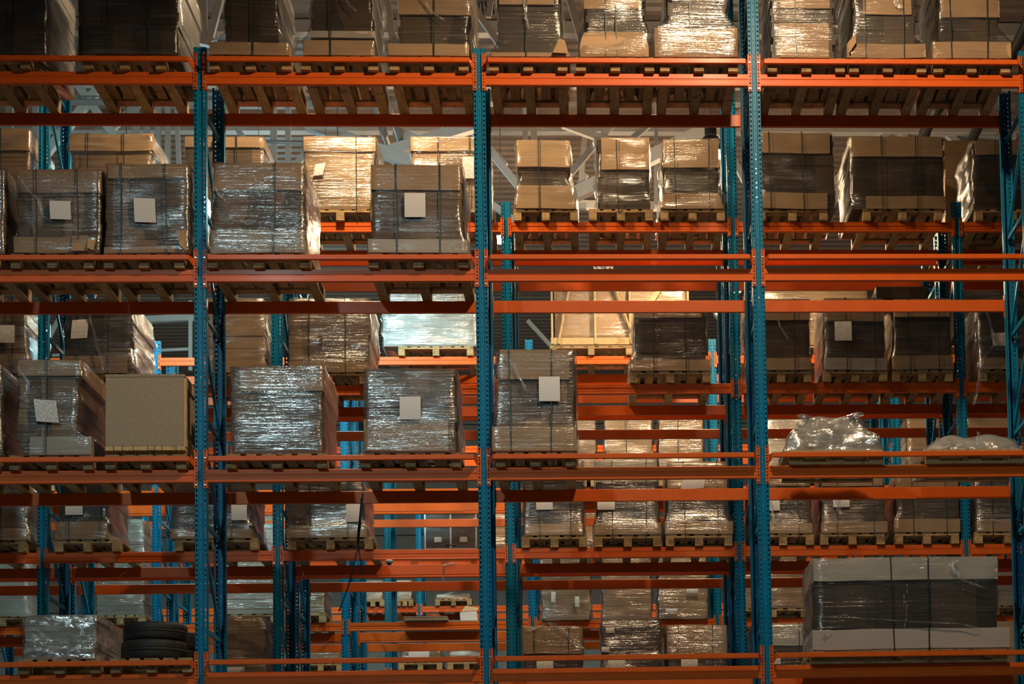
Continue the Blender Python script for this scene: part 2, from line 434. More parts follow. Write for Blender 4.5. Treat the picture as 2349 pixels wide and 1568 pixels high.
BL = BAY-PW-0.006
def beam_mesh():
    h = 0.126; d = 0.045
    prof = [(0.004, 0), (0.0, -0.004), (0.0, -0.050), (0.006, -0.056), (0.006, -0.066), (0.0, -0.072), (0.0, -0.108), (-0.003, -0.113), (-0.003, -0.122),
            (0.001, -h), (d, -h), (d, -0.004), (d-0.004, 0)]
    return MB().prism(prof[::-1], -BL/2, BL/2)
def connector_mesh(hz, z0, n):
    """plate on the face of a post: column of slots cut right through; side flange to the beam"""
    mb = MB(); w = 0.036
    def b(x0, x1, za, zb): mb.box(x0, x1, -0.005, 0.0, za, zb)
    b(0, 0.011, z0, z0+hz); b(0.024, w, z0, z0+hz)
    z = z0
    for k in range(n):
        c = z0 + hz*(k+0.5)/n; r = 0.011 if k % 2 == 0 else 0.006
        b(0.011, 0.024, z, c-r); z = c+r
    b(0.011, 0.024, z, z0+hz)
    mb.box(w-0.001, w+0.004, -0.005, 0.045, z0, z0+hz)
    return mb
def bolt_mesh():
    return MB().tube([(0, -0.014, 0), (0, -0.004, 0)], 0.009, 6)
def beam(row, lev, i, nth, side):
    Y0, X0 = ROW[row]; xc = X0 + BAY*(i+0.5); fr = side == 'front'
    t = thing('pallet_beam', f'orange {side} beam, {RNAME[row]}, {LNAME[lev]}, {ORD[nth-1]} bay from left', 'rack beam',
              (xc, Y0-0.005 if fr else Y0+FD+0.005, LEV[lev]), 'orange beams of the pallet racks', 0.0 if fr else math.pi)
    part('box_section', cached('beam', 'box_section', M['orange'], beam_mesh), t)
    cm = cached('conn', 'end_connector', M['orange'], lambda: connector_mesh(0.24, -0.184, 7))
    cr = cached('connr', 'end_connector', M['orange'], lambda: mirror(connector_mesh(0.24, -0.184, 7)))
    bm_ = cached('bolt', 'bolt', M['steel'], bolt_mesh)
    L_ = part('end_connector', cm, t, (-BAY/2+0.0265, 0, 0)); R_ = part('end_connector', cr, t, (BAY/2-0.0265, 0, 0))
    part('bolt', bm_, L_, (0.0175, 0.0, -0.155)); part('bolt', bm_, R_, (-0.0175, 0.0, -0.155))
    return t
def mirror(mb):
    r = MB(); r.v = [(-x, y, z) for x, y, z in mb.v]; r.f = [f[::-1] for f in mb.f]; return r
def stop_bar(row, lev, i, nth):
    Y0, X0 = ROW[row]; xc = X0 + BAY*(i+0.5)
    t = thing('pallet_stop_bar', f'thin orange stop bar before the pallets, {RNAME[row]}, {LNAME[lev]}, {ORD[nth-1]} bay', 'stop bar',
              (xc, Y0-0.005, LEV[lev]), 'thin stop bars along the front rack')
    e = BL/2-0.03
    part('rail', cached('rail', 'rail', M['orange'], lambda: MB().box(-e, e, -0.125, -0.085, 0.062, 0.112, 0.004)), t)
    def bk(s):
        mb = MB(); x0, x1 = s*e, s*(BL/2+0.002)
        mb.add([(x0, -0.12, 0.062), (x0, -0.12, 0.112), (x1, -0.002, 0.112), (x1, -0.002, 0.030),
                (x0, -0.085, 0.062), (x0, -0.085, 0.112), (x1-s*0.01, 0.012, 0.112), (x1-s*0.01, 0.012, 0.030)],
               [(0, 1, 2, 3), (7, 6, 5, 4), (0, 3, 7, 4), (1, 5, 6, 2), (3, 2, 6, 7), (0, 4, 5, 1)])
        if s > 0: mb.f = [f[::-1] for f in mb.f]
        return mb
    cm = cached('sconn', 'end_connector', M['orange'], lambda: connector_mesh(0.145, 0.06, 5))
    cr = cached('sconnr', 'end_connector', M['orange'], lambda: mirror(connector_mesh(0.145, 0.06, 5)))
    bm_ = cached('bolt', 'bolt', M['steel'], bolt_mesh)
    for s, me in ((-1, cm), (1, cr)):
        part('bracket', cached(('bk', s), 'bracket', M['orange'], lambda: bk(s)), t)
        c = part('end_connector', me, t, (s*(BAY/2-0.0265), 0, 0)); part('bolt', bm_, c, (-s*0.0175, 0, 0.12))

LOWT, TALL = 10.50, 15.4
for k, i in enumerate(range(-1, 4)): frame('A', i, k, TALL if i == 2 else LOWT)
for row, lo, hi, talls in (('B', -1, 5, (0, 3)), ('B2', -1, 5, ()), ('C', -1, 5, ()), ('C2', -1, 5, ()), ('D', -1, 6, ()), ('E', -1, 5, ())):
    for k, i in enumerate(range(lo, hi+1)):
        nth = k if i > lo else 0
        if i == hi: nth = 99
        frame(row, i, nth, TALL if i in talls else LOWT)
for lev in (1, 2, 3, 4):
    for k, i in enumerate(range(-1, 3)):
        beam('A', lev, i, k+1, 'front'); beam('A', lev, i, k+1, 'rear'); stop_bar('A', lev, i, k+1)
for row, lo, hi, levs in (('B', -1, 5, (1, 2, 3, 4)), ('B2', -1, 5, (1, 2, 3)), ('C', -1, 5, (1, 2, 3)), ('C2', -1, 5, (1, 2, 3)), ('D', -1, 6, (1, 2, 3)), ('E', -1, 5, (2,))):
    for lev in levs:
        for k, i in enumerate(range(lo, hi)):
            beam(row, lev, i, k+1, 'front'); beam(row, lev, i, k+1, 'rear')

# ------------------------------------------------------------------ pallets
PH = 0.144
def pallet(X0, X1, Yf, z, label, D=1.2, along='y', detail=True):
    """wooden pallet, front edge at Yf; along = direction of its long boards"""
    w = X1-X0
    t = thing('wooden_pallet', label, 'pallet', ((X0+X1)/2, Yf, z), 'wooden pallets on the racks')
    wq = round(w*50)/50; w = wq
    vi = random.randrange(3)
    a, b = (w, D) if along == 'y' else (D, w)      # a across, b along
    def P(mb):
        if along == 'y': return mb
        r = MB(); r.v = [(y-w/2, x+D/2, zz) for x, y, zz in mb.v]; r.f = [f[::-1] for f in mb.f]; return r
    def deck():
        mb = MB(); r2 = random.Random(vi*7+int(w*100))
        n = max(5, round(a/0.17)); ws = [0.14 if j % 2 == 0 else 0.10 for j in range(n)]
        gap = (a-sum(ws))/(n-1); x = -a/2
        for j in range(n):
            mb.box(x, x+ws[j], 0.0+r2.uniform(0, .006), b-r2.uniform(0, .006), 0.122, 0.144, 0.002); x += ws[j]+gap
        return P(mb)
    part('deck', cached(('deck', w, D, along, vi), 'deck', M['wood'], deck), t)
    xs = (-a/2+0.05, 0.0, a/2-0.05); ys = (0.0725, b/2, b-0.0725)
    for j, y in enumerate(ys):
        part('cross_board', cached(('cross', w, D, along, j), 'cross_board', M['wood'], lambda: P(MB().box(-a/2, a/2, y-0.0725, y+0.0725, 0.1, 0.122, 0.002))), t)
    for j, x in enumerate(xs):
        part('bottom_board', cached(('skid', w, D, along, j), 'bottom_board', M['wood'], lambda: P(MB().box(x-0.05, x+0.05, 0, b, 0.0, 0.022, 0.002))), t)
        for k, y in enumerate(ys):
            part('block', cached(('block', w, D, along, j, k), 'block', M['wood'], lambda: P(MB().box(x-0.05, x+0.05, y-0.0725, y+0.0725, 0.022, 0.1, 0.003))), t)
    t['reach'] = 0.55
    return t

# ------------------------------------------------------------------ loads
def text_mesh(txt, size, center=False):
    c = bpy.data.curves.new('text', 'FONT'); c.body = txt; c.size = size; c.extrude = 0.0008
    if center: c.align_x = 'CENTER'
    o = bpy.data.objects.new('text', c); COL.objects.link(o)
    me = bpy.data.meshes.new_from_object(o); me.materials.clear(); me.materials.append(M['ink'])
    bpy.data.objects.remove(o); return me
def wob(p, s, amp, seed=0.0):
    return noise.noise(Vector((p[0]*s+seed, p[1]*s-seed, p[2]*s+2*seed)))*amp
class Load:
    """one wrapped stack standing on one pallet"""
    def __init__(s, row, lev, nth, look, x0, x1, ytop, pal=None, name='wrapped_carton_stack', cat='wrapped load', depth=1.12, fy=0.0, base=0.0, along='y', pd=1.2, nopal=False, seed=None):
        Y0 = ROW[row][0]; s.Yf = Y0-0.055+fy; s.pal = None; s.row, s.lev = row, lev
        zb = LEV[lev]; s.z0 = zb + (0 if nopal else PH) + base
        where = f'{RNAME[row]} {LNAME[lev]}, {ORD[nth-1]} from left'
        xm = (x0+x1)/2
        py0 = s.pxy(xm, s.z0)
        X0 = at(x0, (ytop+py0)/2, s.Yf).x; X1 = at(x1, (ytop+py0)/2, s.Yf).x
        s.xc = (X0+X1)/2; s.w = X1-X0; s.h = at(xm, ytop, s.Yf).z - s.z0; s.d = depth
        if not nopal:
            p0, p1 = pal if pal else (x0-4, x1+4)
            A_ = at(p0, py0, s.Yf-0.02).x; B_ = at(p1, py0, s.Yf-0.02).x
            s.pal = pallet(A_, B_, s.Yf-0.015, zb, f'wooden pallet under the {ORD[nth-1]} load from left, {RNAME[row]} {LNAME[lev]}', pd, along)
        s.t = thing(name, f'{look}, {where}', cat, (s.xc, s.Yf, s.z0), 'pallet loads')
        s.seed = seed if seed is not None else random.uniform(0, 90)
        s.env = [(0, s.h, -s.w/2, s.w/2, 0.0, s.d)]
        s.zt = s.h
    def pxy(s, x, z):
        a = at(x, 0, s.Yf).z; b = at(x, 1000, s.Yf).z
        return (a-z)/(a-b)*1000
    def X(s, px, py=None):
        return at(px, py if py is not None else s.pxy(1200, s.z0+s.h/2), s.Yf).x - s.xc
    def Z(s, px, py): return at(px, py, s.Yf).z - s.z0
    def body(s, mat='stack', jag=0.008, waist=0.0, layer=0.075, lean=0.0, name='cartons', inset=0.0, dtop=None):
        r = random.Random(int(s.seed*1000)); n = max(3, int(s.h/layer)); lv = []
        for k in range(n):
            z0, z1 = s.h*k/n, s.h*(k+1)/n; u = (k+0.5)/n
            g = waist*math.sin(math.pi*u) + inset; ox = r.uniform(-jag, jag)+lean*u; oy = abs(r.uniform(0, jag*0.6))
            x0, x1 = -s.w/2+g+ox, s.w/2-g+ox+r.uniform(-jag, jag)*0.5
            lv += [(z0+0.001, x0, x1, oy+g*0.6, s.d-g*0.4), (z1-0.001, x0, x1, oy+g*0.6, s.d-g*0.4)]
        s.env = [(lv[2*k][0], lv[2*k+1][0])+lv[2*k][1:] for k in range(n)]
        mb = MB().rings(lv, 10, 10, lambda p, k: (p[0]+wob(p, 2.0, 0.008, s.seed), p[1]+wob(p, 2.3, 0.004, s.seed+5), p[2]+wob(p, 1.7, 0.006, s.seed)*(p[2]/s.h)))
        part(name, mb.mesh(name, M[mat]), s.t); return s
    def band(s, z0, z1, xa, xb, xc, xd, mat, name, off=0.012, y0=None, bow=0.0):
        """cardboard band or tray: x extents at its foot (xa, xb) and at its top (xc, xd)"""
        lv = []
        for u in (0, 0.02, 0.25, 0.5, 0.75, 0.98, 1.0):
            b = bow*math.sin(math.pi*u)
            lv.append((z0+(z1-z0)*u, xa+(xc-xa)*u-b, xb+(xd-xb)*u+b, -off-b if y0 is None else y0, s.d+off))
        mb = MB().rings(lv, 12, 8, lambda p, k: (p[0]+wob(p, 2.5, 0.008, s.seed+3), p[1]+wob(p, 3.0, 0.006, s.seed+8), p[2]+wob((p[0], p[1], 0), 2.0, 0.014, s.seed+1)))
        part(name, mb.mesh(name, M[mat]), s.t)
        s.env = [e for e in s.env] + [(z0, z1, min(xa, xc), max(xb, xd), -off, s.d+off)]
        return s
    def cap(s, ybot, x0=None, x1=None, mat='board', off=0.020, ytop=None):
        xm = 1200; zt = s.h+0.016 if ytop is None else s.Z(xm, ytop)
        a = -s.w/2-0.016 if x0 is None else s.X(x0); b = s.w/2+0.016 if x1 is None else s.X(x1)
        return s.band(s.Zm(ybot), zt, a, b, a, b, mat, 'top_cap', off)
    def Zm(s, py): return at(s.px_mid(), py, s.Yf).z - s.z0
    def px_mid(s):
        lo, hi = -3000., 6000.
        for _ in range(40):
            m_ = (lo+hi)/2
            if at(m_, 800, s.Yf).x < s.xc: lo = m_
            else: hi = m_
        return lo
    def tray(s, ytop, x0=None, x1=None, xt0=None, xt1=None, mat='board', off=0.022, bow=0.0):
        a = -s.w/2-0.015 if x0 is None else s.X(x0); b = s.w/2+0.015 if x1 is None else s.X(x1)
        c = a if xt0 is None else s.X(xt0); d = b if xt1 is None else s.X(xt1)
        return s.band(0.002, s.Zm(ytop), a, b, c, d, mat, 'bottom_tray', off, bow=bow)
    def proud(s):
        s.env.pop(); return s
    def straps(s, *pxs, off=0.030):
        for px in pxs:
            x = s.X(px); y = -off-0.006; yb = s.d+off+0.006; zt = s.h+0.026; wd = 0.0052
            r = random.Random(int(px)); dx = r.uniform(-0.02, 0.02)
            mb = MB()
            prev = None
            pts = [(x+dx, y, 0.0), (x+dx*0.5, y-0.001, s.h*0.5), (x, y, zt), (x, yb, zt), (x, yb, 0.0)]
            for p, q in zip(pts, pts[1:]): mb.bar(p, q, wd*2, 0.004) if abs(p[1]-q[1]) < 0.1 else mb.bar(p, q, wd*2, 0.004)
            part('strap', mb.mesh('strap', M['strap']), s.t)
            if s.pal is not None:
                xp = x+dx+s.xc-s.pal.location.x
                lp = MB().bar((xp, -0.012, PH-0.001), (xp, -0.012, 0.10), wd*2, 0.004).bar((xp, -0.012, 0.098), (xp+0.02, s.pal['reach'], 0.118), wd*2, 0.004)
                part('strap', lp.mesh('strap', M['strap']), s.pal)
        return s
    def wrap(s, mat='film', top=1.0, amp=0.014, bot=0.0, gap=0.018):
        amp *= 0.5
        """shrink shell round everything built so far"""
        n = 22; lv = []
        E = s.env
        z1 = max(e[1] for e in E)*top; z0 = bot
        ex = []
        for k in range(n+1):
            z = z0+(z1-z0)*k/n
            c = [e for e in E if e[0]-0.02 <= z <= e[1]+0.02] or E
            ex.append([min(e[2] for e in c), max(e[3] for e in c), min(e[4] for e in c), max(e[5] for e in c)])
        for it in range(2):   # film spans the hollows between tray and cap
            new = [list(e) for e in ex]
            for k in range(1, n):
                for j in range(4):
                    av = (ex[k-1][j]+ex[k+1][j])/2
                    new[k][j] = min(ex[k][j], av) if j in (0, 2) else max(ex[k][j], av)
            ex = new
        for k in range(n+1):
            z = z0+(z1-z0)*k/n
            lv.append((z, ex[k][0]-gap, ex[k][1]+gap, ex[k][2]-gap, ex[k][3]+gap))
        sd = s.seed
        def fn(p, k):
            q = (p[0]*0.7, p[1]*0.7, p[2]*2.6)
            a = max(wob(q, 2.6, amp*2, sd), -gap*0.7); b = max(wob(q, 5.0, amp, sd+4), -gap*0.4)
            sx = 1 if p[0] > 0 else -1; fx = min(1, abs(p[0])/(s.w/2))**4
            fy = -1 if p[1] < s.d/2 else 1; gy = min(1, abs(p[1]-s.d/2)/(s.d/2))**4
            return (p[0]+sx*fx*(a+b), p[1]+fy*gy*(a+b), p[2]+wob(p, 4, 0.01, sd))
        mb = MB().rings(lv, 16, 14, fn, corner=0.012)
        part('stretch_film', mb.mesh('stretch_film', M[mat], True), s.t); return s
    def sheet(s, x0, y0, x1, y1, mat='paper', skew=0.0, off=0.045):
        a, b = s.X(x0), s.X(x1); zt, zb = s.Z((x0+x1)/2, y0), s.Z((x0+x1)/2, y1)
        mb = MB(); n = 5
        for k in range(n+1):
            u = k/n; z = zb+(zt-zb)*u; sx = skew*(u-0.5); c = -off-0.006*math.sin(math.pi*u)
            mb.v += [(a+sx, c, z-skew*0.3), (b+sx, c, z+skew*0.3), (a+sx, c+0.0015, z-skew*0.3), (b+sx, c+0.0015, z+skew*0.3)]
        for k in range(n):
            i = 4*k; mb.f += [(i, i+1, i+5, i+4), (i+3, i+2, i+6, i+7), (i+2, i, i+4, i+6), (i+1, i+3, i+7, i+5)]
        part('paper_label', mb.mesh('paper_label', M[mat]), s.t, label='blank white paper sheet' if mat == 'paper' else 'printed white paper label'); return s
    def tail(s, pts, w=0.05, off=0.05):
        """loose crumpled end of film hanging on the front"""
        P = [Vector((s.X(x, y), -off, s.Z(x, y))) for x, y in pts]
        mb = MB(); Q = []
        for i in range(len(P)-1):
            for k in range(4): Q.append(P[i].lerp(P[i+1], k/4))
        Q.append(P[-1]); n = 6; rs = []
        for i, p in enumerate(Q):
            t = Vector((0, 0, 1)); ww = w*(0.45+0.6*abs(noise.noise(Vector((i*0.7, s.seed, 0)))*1.6))
            for j in range(n+1):
                u = j/n-0.5
                mb.v.append((p.x+u*ww, p.y-abs(math.sin(j*2.1+i))*0.018, p.z+math.sin(i+j)*0.006))
        for i in range(len(Q)-1):
            for j in range(n):
                a = i*(n+1)+j; mb.f.append((a, a+1, a+n+2, a+n+1))
        part('film_tail', mb.mesh('film_tail', M['tail'], True), s.t); return s
    def flap(s, pts, out=0.06):
        """loose corner of cardboard bent forward at the foot of the load"""
        P = [Vector((s.X(x, y), -0.03-(out if k in (2, 3) else 0.0), max(0.004, s.Z(x, y)))) for k, (x, y) in enumerate(pts)]
        mb = MB(); n = len(P)
        mb.v = [tuple(p) for p in P]+[tuple(p+Vector((0, 0.004, 0))) for p in P]
        mb.f = [tuple(range(n)), tuple(range(2*n-1, n-1, -1))]+[(j, j+n, (j+1) % n+n, (j+1) % n) for j in range(n)]
        part('carton_flap', mb.mesh('carton_flap', M['board']), s.t); return s
    def marking(s, txt, px, py, size, off=0.02):
        c = text_mesh(txt, size)
        o = part('marking', c, s.t, (s.X(px, py), -off, s.Z(px, py))); o.rotation_euler = (math.pi/2, 0, 0); return s

WS = 'wrapped carton stack'
# ---- front rack, top shelf
Load('A', 1, 1, 'tall dark wrapped stack cut by the left edge', -95, 106, -90, (-118, 70)).body('dark', waist=0.0).wrap().straps(32)
Load('A', 1, 2, 'tall dark wrapped stack with two straps', 181, 410, -90, (190, 380)).body('dark').tray(60, 190, 405, mat='dark').wrap().straps(243, 341)
Load('A', 1, 3, 'wrapped stack with bulging film on its right', 512, 640, -80, (481, 667)).body('dark', 0.014, 0.02).tray(100, 482, 664).wrap('film', amp=0.03).straps(585)
Load('A', 1, 4, 'wrapped stack with pale band above its tray', 712, 856, -80, (690, 866)).body('dark', 0.014, 0.02).tray(95, 698, 858).band(0.19, 0.26, -0.32, 0.33, -0.32, 0.33, 'pale', 'carton_band').wrap('film', amp=0.03).straps(761).tail([(790, -10), (800, 12), (818, 32)], 0.05)
Load('A', 1, 5, 'wrapped stack with a large cardboard cap', 912, 1076, -80, (892, 1075)).body('dark', 0.014, 0.02).cap(36, 915, 1080).tray(103, 890, 1075).wrap('film', amp=0.03).straps(998).tail([(968, 0), (990, 30), (1018, 52)], 0.06)
Load('A', 1, 6, 'dark wrapped stack on a torn flat tray', 1142, 1288, -80, (1121, 1301)).body('dark', 0.016, 0.01).cap(12, 1145, 1272).tray(122, 1124, 1305).wrap('film', amp=0.025).straps(1210).tail([(1205, 0), (1206, 40), (1214, 72)], 0.05).flap([(1283, 90), (1296, 96), (1304, 130), (1268, 128)], 0.05)
Load('A', 1, 7, 'wrapped stack in a sloping cardboard tray', 1345, 1478, -80, (1321, 1501)).body('dark', 0.016, 0.01).cap(22, 1340, 1470).tray(76, 1330, 1486, 1340, 1474, bow=0.02).wrap('film', amp=0.025).straps(1391, 1411)
Load('A', 1, 8, 'wrapped stack in a wide glossy cardboard tray', 1530, 1672, -80, (1514, 1692)).body('dark', 0.016, 0.02).cap(3, 1535, 1655).tray(66, 1500, 1690).wrap('heavy', amp=0.02).straps(1581)
Load('A', 1, 9, 'wrapped stack with a tall narrow cardboard tray', 1770, 1910, -80, (1760, 1938)).body('dark', 0.016, 0.0).cap(20, 1790, 1903).tray(55, 1785, 1899).wrap('film', amp=0.03).straps(1822)
Load('A', 1, 10, 'wrapped stack on a low wide cardboard tray', 1956, 2096, -80, (1947, 2125)).body('dark', 0.016, 0.0).cap(35, 1980, 2090).tray(103, 1940, 2120).wrap('film', amp=0.03).straps(1984, 2072).tail([(2050, 0), (2056, 14), (2062, 24)], 0.1).flap([(1944, 100), (1962, 80), (1962, 104), (1946, 128)], 0.04)
Load('A', 1, 11, 'wrapped stack with lifted cardboard cap', 2152, 2290, -80, (2140, 2318)).body('dark', 0.016, 0.01).cap(42, 2158, 2292).tray(98, 2136, 2315).wrap('film', amp=0.03).straps(2177, 2265)
# ---- front rack, second shelf
Load('A', 2, 1, 'wrapped stack mostly outside the left edge', -162, 9, 385, (-162, -4)).body('stack').wrap()
Load('A', 2, 2, WS + ' with wide short sheet', 42, 229, 394, (23, 215)).body('stack').cap(444, 41, 232).tray(546, 34, 203).wrap().straps(84, 178).sheet(117, 464, 165, 506, skew=-0.01).tail([(46, 408), (68, 440), (90, 460), (105, 505)], 0.05).flap([(166, 543), (203, 541), (205, 579), (168, 579)], 0.03).flap([(203, 545), (222, 548), (220, 580), (205, 575)])
Load('A', 2, 3, WS + ' with tall blank sheet', 244, 432, 382, (236, 423)).body('stack').cap(410, 248, 432).tray(567, 240, 422).wrap().straps(280, 380).sheet(310, 458, 359, 513, skew=-0.012).flap([(408, 531), (428, 528), (431, 581), (415, 566)], 0.04)
Load('A', 2, 4, WS + ' with white bottom band', 490, 697, 380, (475, 710)).body('stack').cap(438, 490, 697).tray(528, 484, 699, mat='pale').wrap('heavy').straps(633).tail([(492, 432), (505, 450), (518, 465)], 0.05)
Load('A', 2, 5, WS + ' with blank sheet and pale tray', 854, 1060, 384, (845, 1073)).body('stack').cap(437, 853, 1057).tray(550, 845, 1071, mat='pale').wrap().straps(910, 1011).sheet(929, 446, 977, 501)
# ---- front rack, third shelf
Load('A', 3, 1, 'wrapped stack with only its side in view', -162, 2, 838, (-162, 0)).body('stack').wrap('heavy')
Load('A', 3, 2, 'leaning wrapped stack with printed label', 42, 176, 830, (21, 213)).body('stack', 0.016, 0.0).cap(862, 42, 187).tray(1002, 70, 211, mat='pale').wrap('film', amp=0.024).straps(109).sheet(83, 919, 135, 970, 'print', skew=-0.03).tail([(42, 845), (68, 880), (66, 905), (48, 915)], 0.05)
Load('A', 3, 4, WS + ' under strongly glinting film', 532, 738, 845, (518, 750)).body('stack').cap(896, 552, 742).wrap('heavy', amp=0.02)
Load('A', 3, 5, 'layered sheet stack with blank sheet', 838, 1044, 846, (825, 1057)).body('stack', 0.012).band(0.02, 0.34, -0.46, 0.38, -0.46, 0.38, 'board', 'carton_band').wrap('heavy').sheet(918, 912, 966, 964)
Load('A', 3, 6, 'tall wrapped stack with sheet under strap', 1138, 1318, 808, (1135, 1320)).body('stack', 0.012).cap(872, 1148, 1308).tray(981, 1128, 1321).wrap().straps(1169, 1267).sheet(1237, 866, 1285, 922).tail([(1160, 815), (1185, 850), (1210, 905)], 0.05)

# ---- second rack, top shelf
Load('B', 1, 1, 'wrapped stack at the left picture edge', -100, 66, 300, (-110, 60)).body('stack').cap(346).wrap('heavy').straps(3)
Load('B', 1, 2, 'low crumpled wrapped stack with cap', 168, 346, 312, (165, 355)).body('box', 0.012, 0.02).cap(347, 160, 352).wrap('heavy', amp=0.03).straps(203, 285)
Load('B', 1, 3, 'carton stack with marker strokes on its cap', 427, 604, 317, (425, 610)).body('stack').cap(338, 425, 606).wrap().straps(544).marking('g L', 485, 335, 0.11, 0.03)
Load('B', 1, 4, 'brightly lit wrapped carton stack', 700, 858, 318, (692, 868)).body('box').cap(347, 697, 863).wrap('heavy').straps(818).sheet(722, 378, 745, 405, 'print', skew=0.03)
Load('B', 1, 5, 'wrapped stack half hidden by the second upright', 945, 1118, 318, (948, 1130)).body('box').cap(347, 943, 1118).wrap('heavy').straps(1005, 1078).sheet(1062, 362, 1088, 412, 'print')
Load('B', 1, 6, 'dark wrapped stack in a tall cardboard tray', 1190, 1306, 326, (1178, 1326)).body('dark', 0.016, 0.02).cap(384, 1186, 1308).tray(427, 1183, 1320, 1186, 1308).wrap('film', amp=0.03).straps(1236)
Load('B', 1, 7, 'bulging dark wrapped stack with torn foot', 1372, 1488, 320, (1351, 1498)).body('dark', 0.018, 0.0).cap(390, 1380, 1490).wrap('film', amp=0.045).straps(1415)
Load('B', 1, 8, 'dark wrapped stack beside the dark tall upright', 1524, 1648, 324, (1516, 1662)).body('dark', 0.014, 0.01).cap(385, 1522, 1649).tray(445, 1514, 1658, 1524, 1648).wrap('film', amp=0.03).straps(1547, 1627)
Load('B', 1, 9, 'wide wrapped stack right of the third upright', 1742, 1912, 309, (1738, 1898)).body('dark', 0.012).cap(352, 1742, 1904).tray(443, 1742, 1896).wrap('film', amp=0.03).straps(1764, 1840)
Load('B', 1, 10, 'wide dark wrapped stack with two straps', 1952, 2165, 318, (1980, 2161)).body('dark', 0.012).cap(360, 1952, 2163).tray(451, 1985, 2166).wrap('film', amp=0.03).straps(2022, 2101)
Load('B', 1, 11, 'wrapped stack behind the right end frame', 2232, 2400, 328, (2238, 2410)).body('dark', 0.012).cap(356, 2238, 2400).wrap('film', amp=0.03).straps(2284)
# ---- second rack, second shelf
Load('B', 2, 1, 'wrapped stack with printed label, cut by edge', -95, 58, 684, (-100, 60)).body('stack').tray(814, -95, 66).wrap('heavy').straps(30).sheet(-6, 748, 36, 788, 'print')
Load('B', 2, 2, 'lumpy wrapped stack with barcode label', 152, 306, 684, (150, 305)).body('dark', 0.018, 0.0).tray(816, 145, 292).wrap('heavy', amp=0.04).straps(177, 250).sheet(166, 735, 204, 778, 'print', skew=0.02).tail([(205, 715), (222, 780), (240, 852)], 0.05).marking('600', 220, 762, 0.1, 0.02)
Load('B', 2, 3, 'wrapped stack left of the blue upright', 470, 606, 684, (462, 612)).body('box', 0.014).tray(842, 462, 610).wrap('heavy', amp=0.03)
Load('B', 2, 4, 'large wrapped stack with number three', 664, 846, 684, (662, 842)).body('stack').tray(831, 662, 845).wrap('heavy').straps(710, 792).marking('3.', 728, 792, 0.16, 0.03)
Load('B', 2, 5, 'wrapped stack standing alone before the crate', 1458, 1618, 712, (1445, 1630)).body('dark', 0.014).cap(728, 1455, 1610).tray(825, 1443, 1628).wrap('film', amp=0.03).straps(1500, 1572)
Load('B', 2, 6, 'wrapped stack right of the third upright', 1722, 1856, 690, (1722, 1862)).body('dark').cap(735, 1722, 1858).tray(822, 1722, 1858).wrap().straps(1823).tail([(1778, 722), (1788, 750), (1806, 780)], 0.05)
Load('B', 2, 7, WS + ' with printed sheet and white tray', 1893, 2028, 688, (1888, 2036)).body('dark').cap(736, 1893, 2028).tray(821, 1890, 2032, mat='pale').wrap().straps(1940, 2006).sheet(1914, 739, 1953, 783, 'print')
Load('B', 2, 8, WS + ' below a flat dark carton', 2052, 2180, 690, (2047, 2186)).body('dark').cap(728, 2052, 2180).tray(817, 2045, 2184).wrap().straps(2083, 2155)
Load('B', 2, 9, 'wrapped stack behind the right end frame', 2246, 2400, 686, (2246, 2400)).body('dark').tray(822, 2246, 2400).wrap('heavy').tail([(2262, 720), (2280, 790), (2250, 830), (2244, 880), (2232, 932)], 0.05).sheet(2275, 765, 2330, 795, 'print')
# ---- second rack, third shelf
Load('B', 3, 1, WS + ' at the left picture edge', -90, 62, 1112, (-95, 60)).body('stack').tray(1212, -90, 66).wrap('heavy').straps(2)
Load('B', 3, 2, 'wrapped stack with sloping cardboard foot', 140, 246, 1112, (126, 275)).body('dark', 0.016).tray(1196, 128, 252, 136, 244).wrap('film', amp=0.03).straps(158, 232).sheet(152, 1150, 192, 1182)
Load('B', 3, 3, 'wide wrapped stack behind the first upright', 396, 572, 1104, (400, 592)).body('dark').tray(1213, 392, 578).wrap('film', amp=0.03).straps(530).sheet(532, 1158, 568, 1194)
Load('B', 3, 4, WS + ' with paper sheet at its right', 660, 832, 1104, (660, 855)).body('dark').tray(1212, 658, 842).wrap('heavy').straps(711, 801).sheet(795, 1157, 831, 1198)
Load('B', 3, 5, WS + ' with sheet at its upper left', 1200, 1338, 1060, (1196, 1347)).body('dark').cap(1106, 1200, 1338).tray(1202, 1204, 1337).wrap().straps(1234, 1311).sheet(1230, 1140, 1268, 1170)
Load('B', 3, 6, WS + ' with grey cap and small sheet', 1370, 1508, 1058, (1364, 1516)).body('dark').cap(1106, 1368, 1508, 'pale').tray(1200, 1362, 1515).wrap().straps(1405, 1484).sheet(1370, 1150, 1410, 1170)
Load('B', 3, 7, WS + ' with large pale sheet on top', 1531, 1668, 1062, (1527, 1680)).body('dark').cap(1120, 1531, 1668).tray(1196, 1524, 1680).wrap().straps(1568, 1645).sheet(1564, 1096, 1617, 1122, skew=0.03)
Load('B', 3, 8, WS + ' right beside the third upright', 1726, 1858, 1092, (1726, 1867)).body('dark').cap(1114, 1726, 1858).tray(1200, 1726, 1862).wrap().straps(1830).sheet(1760, 1143, 1788, 1172).tail([(1766, 1150), (1774, 1190), (1778, 1210)], 0.05)
Load('B', 3, 9, WS + ' with film tail over its sheet', 1886, 2028, 1092, (1881, 2030)).body('dark').cap(1114, 1886, 2026).tray(1196, 1883, 2034).wrap().straps(1922, 2002).sheet(1910, 1143, 1948, 1164).tail([(1918, 1125), (1922, 1165), (1926, 1180)], 0.1)
Load('B', 3, 10, WS + ' left of the fourth blue upright', 2058, 2198, 1092, (2052, 2201)).body('dark').cap(1116, 2058, 2198).tray(1190, 2050, 2201).wrap().straps(2092, 2168)
